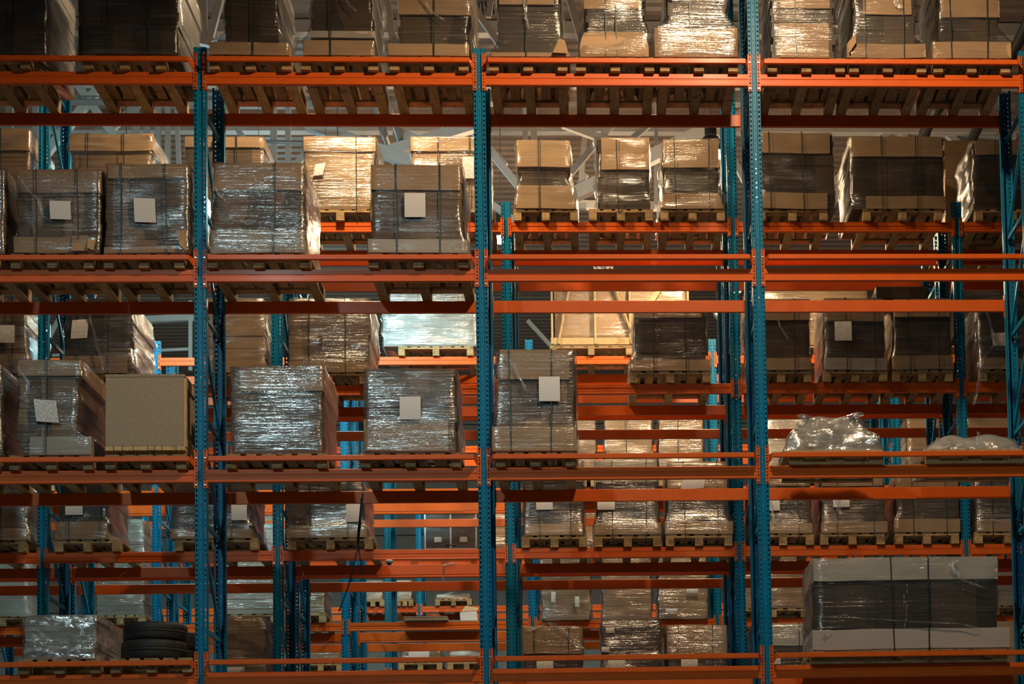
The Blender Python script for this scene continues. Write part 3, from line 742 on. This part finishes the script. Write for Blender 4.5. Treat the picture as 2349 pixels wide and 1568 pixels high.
Load('B', 3, 11, WS + ' at the right end frame', 2240, 2390, 1092, (2236, 2390)).body('dark').tray(1190, 2240, 2390).wrap('heavy').straps(2274)
# ---- second rack, fourth shelf
Load('B', 4, 1, 'lumpy brown wrapped load with torn top', 500, 600, 1412, (492, 614)).body('box', 0.02, -0.03).wrap('heavy', amp=0.06).sheet(520, 1530, 562, 1548)
Load('B', 4, 2, WS + ' with loose film over its cap', 1202, 1334, 1440, (1198, 1345)).body('dark').cap(1500, 1200, 1336).wrap().straps(1226, 1305).sheet(1231, 1514, 1269, 1536, 'print').tail([(1210, 1448), (1262, 1428), (1300, 1455), (1335, 1488)], 0.14)
Load('B', 4, 3, 'dark crumpled wrapped stack with small labels', 1384, 1516, 1420, (1376, 1520)).body('dark', 0.02).wrap('heavy', amp=0.03).sheet(1391, 1440, 1410, 1452, 'print').sheet(1380, 1484, 1398, 1496, 'print').sheet(1395, 1512, 1434, 1536, 'print')
Load('B', 4, 4, WS + ' with smooth grey film', 1532, 1666, 1437, (1526, 1675)).body('dark').cap(1500, 1530, 1668).wrap('heavy').straps(1557, 1635).sheet(1562, 1511, 1600, 1532, 'print')
Load('B', 4, 5, WS + ' right of the third upright', 1730, 1845, 1432, (1730, 1850)).body('dark').cap(1480, 1730, 1845, 'pale').wrap().straps(1834).sheet(1768, 1504, 1790, 1524, 'print')
Load('B', 4, 6, 'pale wrapped stack behind the right end frame', 2286, 2400, 1424, (2280, 2400)).body('box').wrap('heavy')

# ------------------------------------------------------------------ special loads on the front rack
def chipboard_case():
    s = Load('A', 3, 3, 'particle board case with plain front panel', 241, 424, 858, (240, 427), 'particle_board_case', 'case', base=0.09)
    w, h, d = s.w, s.h, 1.1
    part('front_panel', MB().box(-w/2+.005, w/2-.012, 0, 0.018, 0, h-0.03, 0.001).mesh('front_panel', M['chip']), s.t)
    part('lid', MB().box(-w/2, w/2, -0.004, d, h-0.028, h, 0.002).mesh('lid', M['chip']), s.t)
    part('side_panel', MB().box(-w/2, -w/2+.018, 0.02, d, 0, h-0.03).mesh('side_panel', M['chip']), s.t)
    mb = MB()
    for y0, y1 in ((0.02, 0.09), (0.5, 0.58), (d-0.08, d)): mb.box(w/2-.012, w/2+.008, y0, y1, 0, h-0.03)
    mb.box(w/2-.012, w/2+.008, 0.09, d-0.08, h-0.12, h-0.03); mb.box(w/2-.012, w/2+.008, 0.09, d-0.08, 0, 0.09)
    part('side_frame', mb.mesh('side_frame', M['pine']), s.t)
    part('side_panel', MB().box(w/2-.035, w/2-.014, 0.02, d, 0, h-0.03).mesh('side_panel', M['chip']), s.t)
    part('back_panel', MB().box(-w/2, w/2, d-.018, d, 0, h-0.03).mesh('back_panel', M['chip']), s.t)
    mb = MB(); x = -w/2; r = random.Random(3)
    while x < w/2-0.03:
        q = r.choice((0.07, 0.085, 0.11, 0.14)); mb.box(x, min(x+q-0.006, w/2), 0.0, d, -0.045, -0.002, 0.002); x += q
    part('floor_boards', mb.mesh('floor_boards', M['pine']), s.t)
    mb = MB()
    for y0 in (0.08, 0.5, 0.95): mb.box(-w/2, w/2, y0, y0+0.1, -0.09, -0.045)
    part('batten', mb.mesh('batten', M['pine']), s.t)
chipboard_case()

def heap(nth, look, x0, x1, ytop, pal, prof, along='x', bags=True):
    s = Load('A', 3, nth, look, x0, x1, ytop, pal, 'wrapped_heap', 'wrapped load', 0.85, along=along, pd=0.9)
    lv = []; n = 26
    def ex(u):   # u from 0 at foot to 1 at top: half widths, interpolated
        for (a, l, r), (b, l2, r2) in zip(prof, prof[1:]):
            if u <= b:
                k = (u-a)/(b-a); return l+(l2-l)*k, r+(r2-r)*k
        return prof[-1][1:]
    for k in range(n+1):
        u = k/n; l, r = ex(u); m_ = 0.13+0.27*u**2
        lv.append((s.h*u, -s.w/2*l, s.w/2*r, s.d*m_*0.9, s.d*(1-m_*0.9)))
    def fn(p, k):
        g = 0.05*min(1.0, k/4)
        return (p[0]+wob(p, 3.4, g, s.seed), p[1]+wob(p, 3.1, g*1.5, s.seed+3), max(0.0, p[2]+wob(p, 4.2, g, s.seed+6)))
    part('white_bags', MB().rings(lv, 20, 12, fn).mesh('white_bags', M['bag'], True), s.t)
    lv2 = [(z, a-0.03, b+0.03, c-0.03, d+0.02) for z, a, b, c, d in lv]
    def fn2(p, k):
        q = fn(p, k); return (q[0]+wob(p, 9, 0.02, s.seed+9), q[1]+wob(p, 9, 0.02, s.seed+2), max(0.0, q[2]+wob(p, 10, 0.02, s.seed+1)))
    part('stretch_film', MB().rings(lv2, 30, 16, fn2).mesh('stretch_film', M['milky'], True), s.t)
    return s
s = heap(7, 'tall white wrapped heap with knotted film on top', 1803, 2024, 940, (1810, 2027), [(0, 1, 1), (0.35, .93, .9), (0.6, .72, .66), (0.78, .5, .5), (0.9, .40, .42), (1, .30, .32)])
mb = MB()
for x, z, a in ((-0.22, s.h, 1), (0.24, s.h+0.02, -1)):
    mb.tube([(x-a*0.06, 0.4, z-0.10), (x-a*0.02, 0.38, z-0.05), (x+a*0.02, 0.36, z-0.01), (x-a*0.05, 0.36, z+0.02), (x-a*0.12, 0.36, z+0.03)], [0.09, 0.06, 0.05, 0.035, 0.012], 7)
part('film_knot', mb.mesh('film_knot', M['milky'], True), s.t)
s = heap(8, 'low white wrapped heap hanging over a pallet', 2122, 2345, 985, (2125, 2346), [(0, .97, 1), (0.4, .92, .98), (0.7, .80, .86), (0.9, .6, .5), (1, .35, .25)])
s.tail([(2244, 992), (2243, 1006), (2242, 1020)], 0.05, 0.012)

def flat_stack():
    s = Load('A', 4, 1, 'grey layered sheet stack in crumpled film', 57, 220, 1410, (41, 230), 'wrapped_sheet_stack', seed=11)
    s.body('grey', 0.012, layer=0.05).wrap('milky', amp=0.03).tail([(80, 1440), (105, 1460), (108, 1476)], 0.1).tail([(180, 1430), (192, 1450), (210, 1470)], 0.08)
flat_stack()

def tyre(px, ybase, r, hh, Yc, z, label, flip=False):
    x = at(px, ybase, Yc).x
    t = thing('car_tyre', label, 'tyre', (x, Yc, z+hh/2), 'tyres on the pallet')
    ri = r*0.62; e = hh/2
    prof = [(ri, -e*0.70), (ri+0.012, -e*0.84), (ri+0.03, -e*0.93), (r*0.80, -e), (r*0.90, -e*0.99), (r*0.955, -e*0.90), (r*0.985, -e*0.74), (r*0.997, -e*0.52)]
    tr = [(r, -e*0.22), (r, -e*0.20), (r-0.005, -e*0.18), (r-0.005, -e*0.14), (r, -e*0.12)]
    prof += tr + [(p, -z_) for p, z_ in tr[::-1]] + [(p, -z_) for p, z_ in prof[:8][::-1]]
    inner = [(ri+0.012, e*0.6), (r*0.90, e*0.6), (r*0.90, -e*0.6), (ri+0.012, -e*0.6)]
    me = MB().lathe(prof+inner, 72, True).mesh('casing', M['rubber'], True)
    o = part('casing', me, t)
    bd = MB()
    for sg in (-1, 1): bd.lathe([(ri-0.004, sg*e*0.70), (ri+0.012, sg*e*0.74), (ri+0.012, sg*e*0.88), (ri-0.004, sg*e*0.84)], 48, True)
    part('bead', bd.mesh('bead', M['black'], True), t)
def tyres():
    zb = LEV[4]; Yf = -0.07
    A_ = at(252, 1515, Yf).x; B_ = at(441, 1515, Yf).x
    pallet(A_, B_, Yf, zb, 'wooden pallet under the tyres, front rack fourth shelf')
    z = zb+PH
    tyre(354, 1500, 0.325, 0.205, 0.29, z, 'lower of two worn tyres stacked at the front of the pallet')
    tyre(357, 1450, 0.315, 0.175, 0.29, z+0.205, 'upper tyre with deep tread on the front tyre stack')
    tyre(392, 1490, 0.31, 0.19, 0.90, z, 'lower tyre in the stack behind the front tyres')
    tyre(392, 1450, 0.31, 0.18, 0.90, z+0.19, 'upper tyre in the stack behind the front tyres')
tyres()

def big_load():
    s = Load('A', 4, 3, 'very wide dark wrapped load with two straps', 1868, 2286, 1282, (1860, 2310), 'wide_wrapped_load', depth=0.95, along='x', pd=1.0, seed=5)
    s.body('dark', 0.01, layer=0.09).cap(1330, 1868, 2290, 'pale').tray(1442, 1862, 2312, mat='pale').proud().wrap('film', amp=0.02).straps(2044, 2130)
    s.tail([(1870, 1415), (1960, 1418), (2060, 1425), (2200, 1432), (2240, 1442)], 0.10, 0.05)
    s.tail([(2190, 1285), (2178, 1300), (2210, 1335), (2260, 1350)], 0.10, 0.05)
    mb = MB()
    r = random.Random(2)
    for k in range(8):
        y = 1338 + k*13; x = 2076 + r.uniform(-3, 5)
        a = Vector((s.X(x, y), -0.004, s.Z(x, y))); b = Vector((s.X(x, y+9), -0.004, s.Z(x, y+9))); mb.bar(a, b, 0.006, 0.004)
    part('carton_edges', mb.mesh('carton_edges', M['pale']), s.t)
big_load()

# ------------------------------------------------------------------ third rack (back to back with the second) and the racks beyond
Load('B2', 1, 1, 'stack of small plain brown cartons', 2168, 2300, 322, (2160, 2300), 'carton_stack', 'carton stack', depth=0.9).body('box', 0.012, layer=0.12)
def far(row, lev, nth, look, x0, x1, ytop, mat='box', wrap='heavy', **kw):
    s = Load(row, lev, nth, look, x0, x1, ytop, **kw).body(mat, 0.01)
    if wrap: s.wrap(wrap, amp=0.03)
    return s
far('C', 1, 1, 'big white wrapped load on the beam', 878, 1092, 672, 'sheet', 'heavy', pal=(914, 1085))
far('C', 1, 3, 'yellow lit plain wrapped carton stack', 1712, 1990, 666)
far('C', 1, 4, 'brown wrapped stack behind the end frame', 2120, 2349, 655, 'dark')
far('C', 2, 1, 'silvery wrapped stack at the left', 112, 240, 1030)
far('C', 2, 2, 'plain wrapped carton stack, partly hidden', 1310, 1366, 940)
far('C', 2, 3, 'wrapped carton stack with glints', 1389, 1496, 940).straps(1436)
far('C', 2, 4, 'brightly lit wrapped carton stack', 1513, 1612, 940).straps(1556)
far('C', 2, 5, 'plain pale carton stack', 1760, 1880, 960, 'pale')
far('C', 2, 6, 'light carton stack behind the low heap', 2085, 2180, 950)
far('C', 2, 7, 'dark carton stack', 2220, 2340, 950)
far('C', 3, 1, 'silvery wrapped stack at the left edge', -52, 62, 1190, 'pale')
far('C', 3, 2, 'silvery wrapped stack left of the blue upright', 222, 328, 1190, 'pale')
far('C', 3, 3, 'silvery wrapped stack behind the first upright', 500, 632, 1200, 'pale')
far('C', 3, 4, 'brown wrapped load with curved side', 668, 742, 1340, 'box', depth=0.9)
far('C', 3, 5, 'low plain brown cartons', 926, 1026, 1412, 'box', None, nopal=True, base=0.018, name='carton_row', cat='carton')
far('C', 3, 6, 'plain wrapped cartons with two shipping labels', 1243, 1353, 1240, nopal=True).sheet(1264, 1358, 1274, 1382, 'print').sheet(1318, 1368, 1328, 1392, 'print')
far('C', 3, 7, 'plain wrapped cartons with bright wrinkles', 1382, 1492, 1240, nopal=True)
far('C', 3, 8, 'plain wrapped cartons with two wide labels', 1512, 1622, 1240, nopal=True).sheet(1574, 1351, 1600, 1361, 'print').sheet(1526, 1396, 1552, 1406, 'print')
far('C', 3, 9, 'plain cartons right of the third upright', 1700, 1848, 1240)
far('C', 3, 10, 'pale cartons behind the wide load', 2230, 2340, 1300, 'pale')
far('D', 2, 1, 'silvery wrapped stack glimpsed between beams', 590, 680, 1180, 'pale')
far('D', 2, 3, 'plain carton stack beside the second upright', 1130, 1170, 1170)
far('D', 2, 4, 'yellow lit carton stack in the gap', 1330, 1365, 1100)
far('D', 3, 1, 'low wrapped load', 690, 780, 1490)
far('D', 3, 2, 'low wrapped load with white box', 918, 1010, 1490).sheet(938, 1494, 985, 1512)
far('D', 3, 3, 'low wrapped load next to the second upright', 1030, 1110, 1490)
far('E', 2, 3, 'teal lit wrapped stack between the blue uprights', 912, 944, 1330, 'pale')
far('D', 3, 4, 'low pale wrapped load', 600, 680, 1488, 'pale')
far('E', 2, 1, 'plain carton stack left of the blue upright', 832, 878, 1330)
far('E', 2, 2, 'low carton in shiny peaked film', 1002, 1078, 1362).tail([(1010, 1372), (1035, 1358), (1070, 1362)], 0.2, 0.05)

def plank(px0, px1, label):
    a = at(px0, 1426, 10.465); b = at(px1, 1426, 10.465)
    t = thing('shelf_board', label, 'shelf board', ((a.x+b.x)/2, 10.465, LEV[3]))
    part('panel', MB().box((a.x-b.x)/2, (b.x-a.x)/2, 0.0, FD+0.01, 0.0, 0.018).mesh('panel', M['chip']), t)
plank(915, 1092, 'thin board spanning the beams under the low plain cartons')
def white_box():
    p = at(1076, 1420, 10.6)
    t = thing('white_carton', 'tilted white carton with open flap left of the second upright', 'carton', (p.x, 10.6, LEV[3]+0.018))
    part('carton_body', MB().box(-0.13, 0.13, 0, 0.3, 0.0, 0.15, 0.003).mesh('carton_body', M['paper']), t).rotation_euler = (0, math.radians(-4), 0)
    part('flap', MB().add([(-0.12, 0.02, 0.155), (0.13, 0.02, 0.175), (0.14, 0.16, 0.24), (-0.06, 0.16, 0.27), (-0.12, 0.024, 0.150), (0.13, 0.024, 0.170), (0.14, 0.164, 0.235), (-0.06, 0.164, 0.265)],
         [(0, 1, 2, 3), (7, 6, 5, 4), (0, 4, 5, 1), (1, 5, 6, 2), (2, 6, 7, 3), (3, 7, 4, 0)]).mesh('flap', M['board']), t)
white_box()

def flight_case():
    s = Load('D', 2, 2, 'black flight case with aluminium edges in film', 975, 1092, 1172, (950, 1095), 'flight_case', 'flight case', 0.7)
    w, h, d = s.w, s.h, 0.7
    part('shell', MB().box(-w/2, w/2, 0, d, 0, h, 0.01).mesh('shell', M['black']), s.t)
    mb = MB(); e = 0.03
    for x in (-w/2, 0.0, w/2): mb.box(x-e/2, x+e/2, -0.008, 0.01, 0, h)
    for z in (0.0, h-0.0, h*0.62, h*0.70): mb.box(-w/2, w/2, -0.008, 0.01, z-e/2, z+e/2)
    part('edge_profile', mb.mesh('edge_profile', M['alu']), s.t)
    for x in (-w*0.25, w*0.25):
        for z in (h*0.66, h*0.25): part('latch', MB().box(x-0.07, x+0.07, -0.016, 0, z-0.05, z+0.05, 0.006).mesh('latch', M['alu']), s.t)
    part('handle', MB().tube([(-0.08, 0, h*0.1), (-0.08, -0.05, h*0.1), (0.08, -0.05, h*0.1), (0.08, 0, h*0.1)], 0.012).mesh('handle', M['black'], True), s.t)
    s.env = [(0, h, -w/2, w/2, -0.01, d)]; s.wrap('film', amp=0.02)
flight_case()

def wood_crate():
    s = Load('C', 1, 2, 'pine crate with diagonal braces over wrapped cartons', 1262, 1590, 618, (1262, 1450), 'wooden_crate', 'crate', 1.0, pd=1.2)
    w, h, d = s.w, s.h, s.d
    X = lambda px: s.X(px)
    part('cartons', MB().rings([(0.16, X(1275), X(1580), 0.1, d-.1), (h-0.04, X(1275), X(1580), 0.1, d-.1)], 12, 8).mesh('cartons', M['board']), s.t)
    s.env = [(0.16, h-0.04, X(1275), X(1580), 0.1, d-.1)]; s.wrap('heavy', bot=0.16)
    def bd(p0, p1, wd=0.09, y=0.02):
        a = Vector((X(p0[0]), y, max(0.03, s.Z(*p0)))); b = Vector((X(p1[0]), y, s.Z(*p1)))
        part('brace_board', MB().bar(a, b, 0.03, wd).mesh('brace_board', M['pine']), s.t)
    for x in (1266, 1365, 1445, 1578): bd((x, 800 if x < 1500 else 800), (x, 618), 0.075)
    bd((1280, 795), (1312, 640), 0.07, 0.0); bd((1450, 770), (1405, 640), 0.07, 0.0); bd((1490, 700), (1535, 630), 0.07, 0.0)
    part('bottom_rail', MB().box(-w/2, w/2, 0, 0.06, 0.02, 0.13, 0.004).mesh('bottom_rail', M['pine']), s.t)
    part('top_rail', MB().box(-w/2, w/2, 0, 0.04, h-0.1, h, 0.004).mesh('top_rail', M['pine']), s.t)
    part('base_boards', MB().box(-w/2, w/2, 0.02, d, 0.0, 0.025).mesh('base_boards', M['pine']), s.t)
    a, b = X(1363), X(1408)
    pl = part('sign_plate', MB().box(a, b, -0.024, -0.018, s.Z(1385, 624), s.Z(1385, 608)).mesh('sign_plate', M['paper']), s.t, label='white plate with number')
    c = text_mesh('2-28-6', 0.10, True)
    o = part('sign_number', c, pl, ((a+b)/2, -0.026, s.Z(1385, 622))); o.rotation_euler = (math.pi/2, 0, 0)
wood_crate()

def flat_carton():
    p0 = at(2010, 684, 4.5); p1 = at(2125, 684, 4.5)
    t = thing('flat_carton', 'flat dark carton lying on top of the stacks, second rack second shelf', 'carton', ((p0.x+p1.x)/2, 4.5, p0.z))
    h = at(2060, 657, 4.5).z-p0.z; w = p1.x-p0.x
    part('carton_body', MB().box(-w/2, w/2, 0, 0.7, 0, h, 0.004).mesh('carton_body', M['dark']), t)
    part('tape', MB().box(-0.03, 0.03, -0.002, 0.702, h, h+0.002).mesh('tape', M['board']), t)
flat_carton()

# ------------------------------------------------------------------ loose bits
def strand(name, label, cat, pts, Y, r, mat, flat=True):
    P = [at(x, y, Y) for x, y in pts]; o = P[0]
    Q = []
    for i in range(len(P)-1):
        for k in range(5): Q.append(P[i].lerp(P[i+1], k/5)-o)
    Q.append(P[-1]-o)
    me = MB().tube([q+Vector((0, math.sin(i*0.9)*0.01, 0)) for i, q in enumerate(Q)], r, 6).mesh(name, M[mat], True)
    return thing(name, label, cat, o, None, 0, me)
strand('loose_strap', 'long green strap end dangling below the third shelf, second bay', 'strap', [(832, 1130), (828, 1190), (820, 1260), (800, 1340), (778, 1402)], 1.052, 0.008, 'strap')
strand('loose_strap', 'short green strap end forking off the long dangling strap', 'strap', [(829, 1140), (820, 1235), (826, 1280), (832, 1318)], 1.048, 0.007, 'strap')
strand('loose_strap', 'thin strap hanging beside the second rack upright near the left', 'strap', [(646, 1260), (648, 1330), (650, 1380), (661, 1418)], 4.443, 0.007, 'strap')
strand('torn_film', 'scrap of torn film hanging on the lower rear beams', 'film scrap', [(1044, 1291), (1018, 1296), (1016, 1336)], 5.502, 0.014, 'tail')
def dome():
    p = at(893, 1290, 4.475)
    t = thing('dome_sensor', 'small grey dome sensor under the orange beam of the second rack', 'sensor', (p.x, 4.475, LEV[3]-0.126))
    part('housing', MB().lathe([(0.001, 0), (0.05, 0), (0.05, -0.02), (0.035, -0.035), (0.001, -0.035)], 24).mesh('housing', M['white'], True), t)
    part('lens', MB().lathe([(0.03, -0.034), (0.026, -0.05), (0.012, -0.062), (0.001, -0.064)], 20).mesh('lens', M['black'], True), t)
dome()

# ------------------------------------------------------------------ roof steel and services
def truss(label, Y, members, chords=()):
    o = at(1200, 300, Y)
    t = thing('roof_truss', label, 'roof truss', (o.x, Y, CEIL), 'white roof trusses')
    for x0, y0, x1, y1, th in members:
        p, q = at(x0, y0, Y), at(x1, y1, Y); wd = th*(Y-CAM.y)/FPX
        if max(p.z, q.z) > CEIL-0.02:
            hi, lo = (p, q) if p.z > q.z else (q, p); k = (CEIL-0.02-lo.z)/(hi.z-lo.z); hi = lo.lerp(hi, k); p, q = hi, lo
        c = Vector((o.x, Y, CEIL))
        part('web_member', MB().bar(p-c, q-c, wd, wd).mesh('web_member', M['white']), t)
    part('top_chord', MB().box(-11, 11, -0.1, 0.1, -0.22, -0.02).mesh('top_chord', M['white']), t)
    for z, x0, x1, s_ in chords:
        part('bottom_chord', MB().box(x0, x1, -s_/2, s_/2, z-CEIL-s_/2, z-CEIL+s_/2).mesh('bottom_chord', M['white']), t)
truss('white steel roof truss with steep crossed members at the left', 11.0, [
    (1180, 462, 1345, 474, 14), (1290, 480, 1345, 400, 12), (905, 300, 1085, 380, 20), (1130, 470, 1200, 520, 14),
    (160, 170, 275, 330, 18), (262, 160, 95, 365, 19),
    (705, 285, 975, 385, 27), (1100, 285, 880, 352, 25), (1130, 355, 1200, 440, 16), (1650, 285, 1300, 455, 30)])
truss('white steel roof truss nearest the front, ending above the first upright', 7.0, [
    (465, -120, 465, 92, 19), (452, 92, 496, 102, 18), (480, 95, 520, -60, 16), (1075, 0, 1190, 165, 15), (870, -120, 905, 120, 16), (1290, -60, 1345, 130, 16), (1120, 40, 1150, -120, 12), (1940, -120, 1915, 60, 14)])
truss('white roof truss with a row of upright posts at the left', 13.0, [
    (22, 200, 22, 400, 15), (82, 200, 82, 400, 13), (312, 200, 312, 420, 14), (337, 200, 337, 420, 12), (363, 200, 363, 420, 12), (385, 200, 385, 420, 12),
    (403, 200, 412, 420, 10), (320, 235, 210, 340, 15), (628, 200, 628, 420, 14), (661, 200, 661, 420, 12), (750, 295, 665, 395, 14), (500, 225, 560, 320, 12),
    (1010, 280, 1110, 360, 13), (1055, 270, 1160, 380, 14), (1205, 230, 1205, 460, 12), (1225, 230, 1225, 460, 14), (1405, 285, 1290, 420, 14),
    (1490, 285, 1390, 370, 13), (1290, 285, 1440, 340, 16), (1505, 240, 1505, 470, 9), (1650, 300, 1740, 480, 13), (1720, 250, 1610, 320, 20)])
truss('white roof truss behind the right end of the second rack', 15.0, [
    (1860, 240, 1855, 330, 14), (2060, 285, 1900, 430, 16), (2150, 285, 2240, 370, 16), (1955, 380, 1880, 520, 22), (1720, 290, 2330, 310, 18),
    (1320, 470, 1530, 474, 18), (1330, 450, 1345, 270, 12), (1720, 640, 1640, 720, 14), (2075, 240, 2075, 400, 14)])
truss('far white roof truss seen low over the third rack at left', 24.0, [
    (437, 690, 437, 850, 8), (280, 735, 445, 728, 14), (640, 700, 640, 860, 8), (1210, 735, 1270, 800, 9), (1640, 720, 1700, 800, 9), (100, 800, 150, 700, 8), (120, 815, 440, 800, 6)])
def tray_():
    a = at(120, 225, 9.6); b = at(2330, 252, 9.6); z = (a.z+b.z)/2
    t = thing('cable_tray', 'perforated cable tray running along under the roof', 'cable tray', (a.x, 9.6, z))
    L = b.x-a.x; mb = MB(); x = 0.0
    mb.box(0, L, -0.1, -0.097, 0.0, 0.022); mb.box(0, L, -0.1, -0.097, 0.042, 0.07)
    while x < L: mb.box(x, min(x+0.05, L), -0.1, -0.097, 0.022, 0.042); x += 0.12
    mb.box(0, L, -0.1, 0.1, -0.002, 0.0); mb.box(0, L, 0.097, 0.1, 0.0, 0.07)
    part('channel', mb.mesh('channel', M['galv']), t)
    for k in range(9):
        x = L*(k+0.5)/9; part('hanger_rod', MB().tube([(x, 0, 0), (x, 0, CEIL-z)], 0.006, 6).mesh('hanger_rod', M['galv']), t)
tray_()
def pipe(name, label, cat, p, q, r, mat, flange=True):
    o = Vector(p); t = thing(name, label, cat, o)
    part('pipe_run', MB().tube([(0, 0, 0), Vector(q)-o], r, 20).mesh('pipe_run', M[mat], True), t)
    if flange:
        d = (Vector(q)-o)
        for k in (0.3, 0.7): part('collar', MB().tube([d*k, d*k+d.normalized()*0.06], r*1.12, 20).mesh('collar', M[mat], True), t)
    return t
pipe('ventilation_duct', 'dark round duct sloping down at the upper right corner', 'duct', at(2372, 20, 9.4), at(2225, 330, 14.2), 0.085, 'duct')
pipe('ventilation_duct', 'dark round duct behind the wide stack at the right', 'duct', at(2180, 195, 10.2), at(2100, 345, 13.4), 0.085, 'duct')
pipe('steel_pipe', 'grey steel pipe sloping under the roof, left one of two', 'pipe', at(830, 165, 8.4), at(915, 400, 12.6), 0.055, 'galv', False)
pipe('steel_pipe', 'grey steel pipe sloping under the roof, right one of two', 'pipe', at(865, 165, 8.4), at(945, 400, 12.6), 0.055, 'galv', False)
pp = pipe('sprinkler_pipe', 'thin grey pipe running level behind the bright stack', 'pipe', at(560, 322, 10.4), at(780, 332, 10.4), 0.025, 'galv', False)
for k in (0.15, 0.85):
    part('hanger_rod', MB().tube([(0, 0, 0), (0, 0, CEIL-pp.location.z+0.01)], 0.006, 6).mesh('hanger_rod', M['galv']), pp, ((at(780, 332, 10.4)-pp.location)*k))

# ------------------------------------------------------------------ lamps
for px, Y, z, col, pw, kind, label in LAMPS:
    a = at(px, 0, Y); b = at(px, 400, Y); x = a.x + (b.x-a.x)*(a.z-z)/(a.z-b.z)
    t = thing('high_bay_lamp', label, 'lamp', (x, Y, z), 'high bay lamps')  # also builds the fill lamps added for the roof
    part('reflector', cached('refl', 'reflector', M['shade'], lambda: MB().lathe([(0.09, 0.26), (0.11, 0.25), (0.17, 0.16), (0.235, 0.03), (0.24, 0.0), (0.235, 0.0), (0.165, 0.15), (0.10, 0.24)], 40, True), True), t)
    part('housing', cached('hous', 'housing', M['shade'], lambda: MB().tube([(0, 0, 0.25), (0, 0, 0.50)], 0.085, 24).tube([(0, 0, 0.50), (0, 0, 0.56)], 0.03, 12), False), t)
    part('lens', cached(('lens', col, pw == 0), 'lens', M['black'] if pw == 0 else M['bulb'] if col not in (COOL, CLEAR) else M['bulbc'], lambda: MB().lathe([(0.215, 0.045), (0.17, -0.015), (0.09, -0.05), (0.001, -0.06)], 32), True), t)
    if pw == 0:
        g = MB()
        for k in range(-4, 5): g.bar((k*0.05, -0.23, -0.07), (k*0.05, 0.23, -0.07), 0.008, 0.008)
        part('guard', g.lathe([(0.235, -0.075), (0.245, -0.075), (0.245, 0.0), (0.235, 0.0)], 32, True).mesh('guard', M['galv']), t)
    rod = MB().tube([(0, 0, 0.55), (0, 0, CEIL-z)], 0.008, 6).mesh('hanger_rod', M['galv']); part('hanger_rod', rod, t)
    for kd, k in ((('SPOT', 1.0), ('POINT', 0.28)) if kind == 'GLOW' else ((kind, 1.0),) if pw else ()):
        ld = bpy.data.lights.new('lamp_light', kd); ld.color = col; ld.energy = pw*k; ld.shadow_soft_size = 0.22
        if kd == 'SPOT': ld.spot_size = math.radians(164); ld.spot_blend = 0.25
        lo = bpy.data.objects.new('lamp_light', ld); COL.objects.link(lo); lo.parent = t; lo.location = (0, 0, -0.30)
print('things', len(LABELS), 'objects', len(bpy.data.objects))
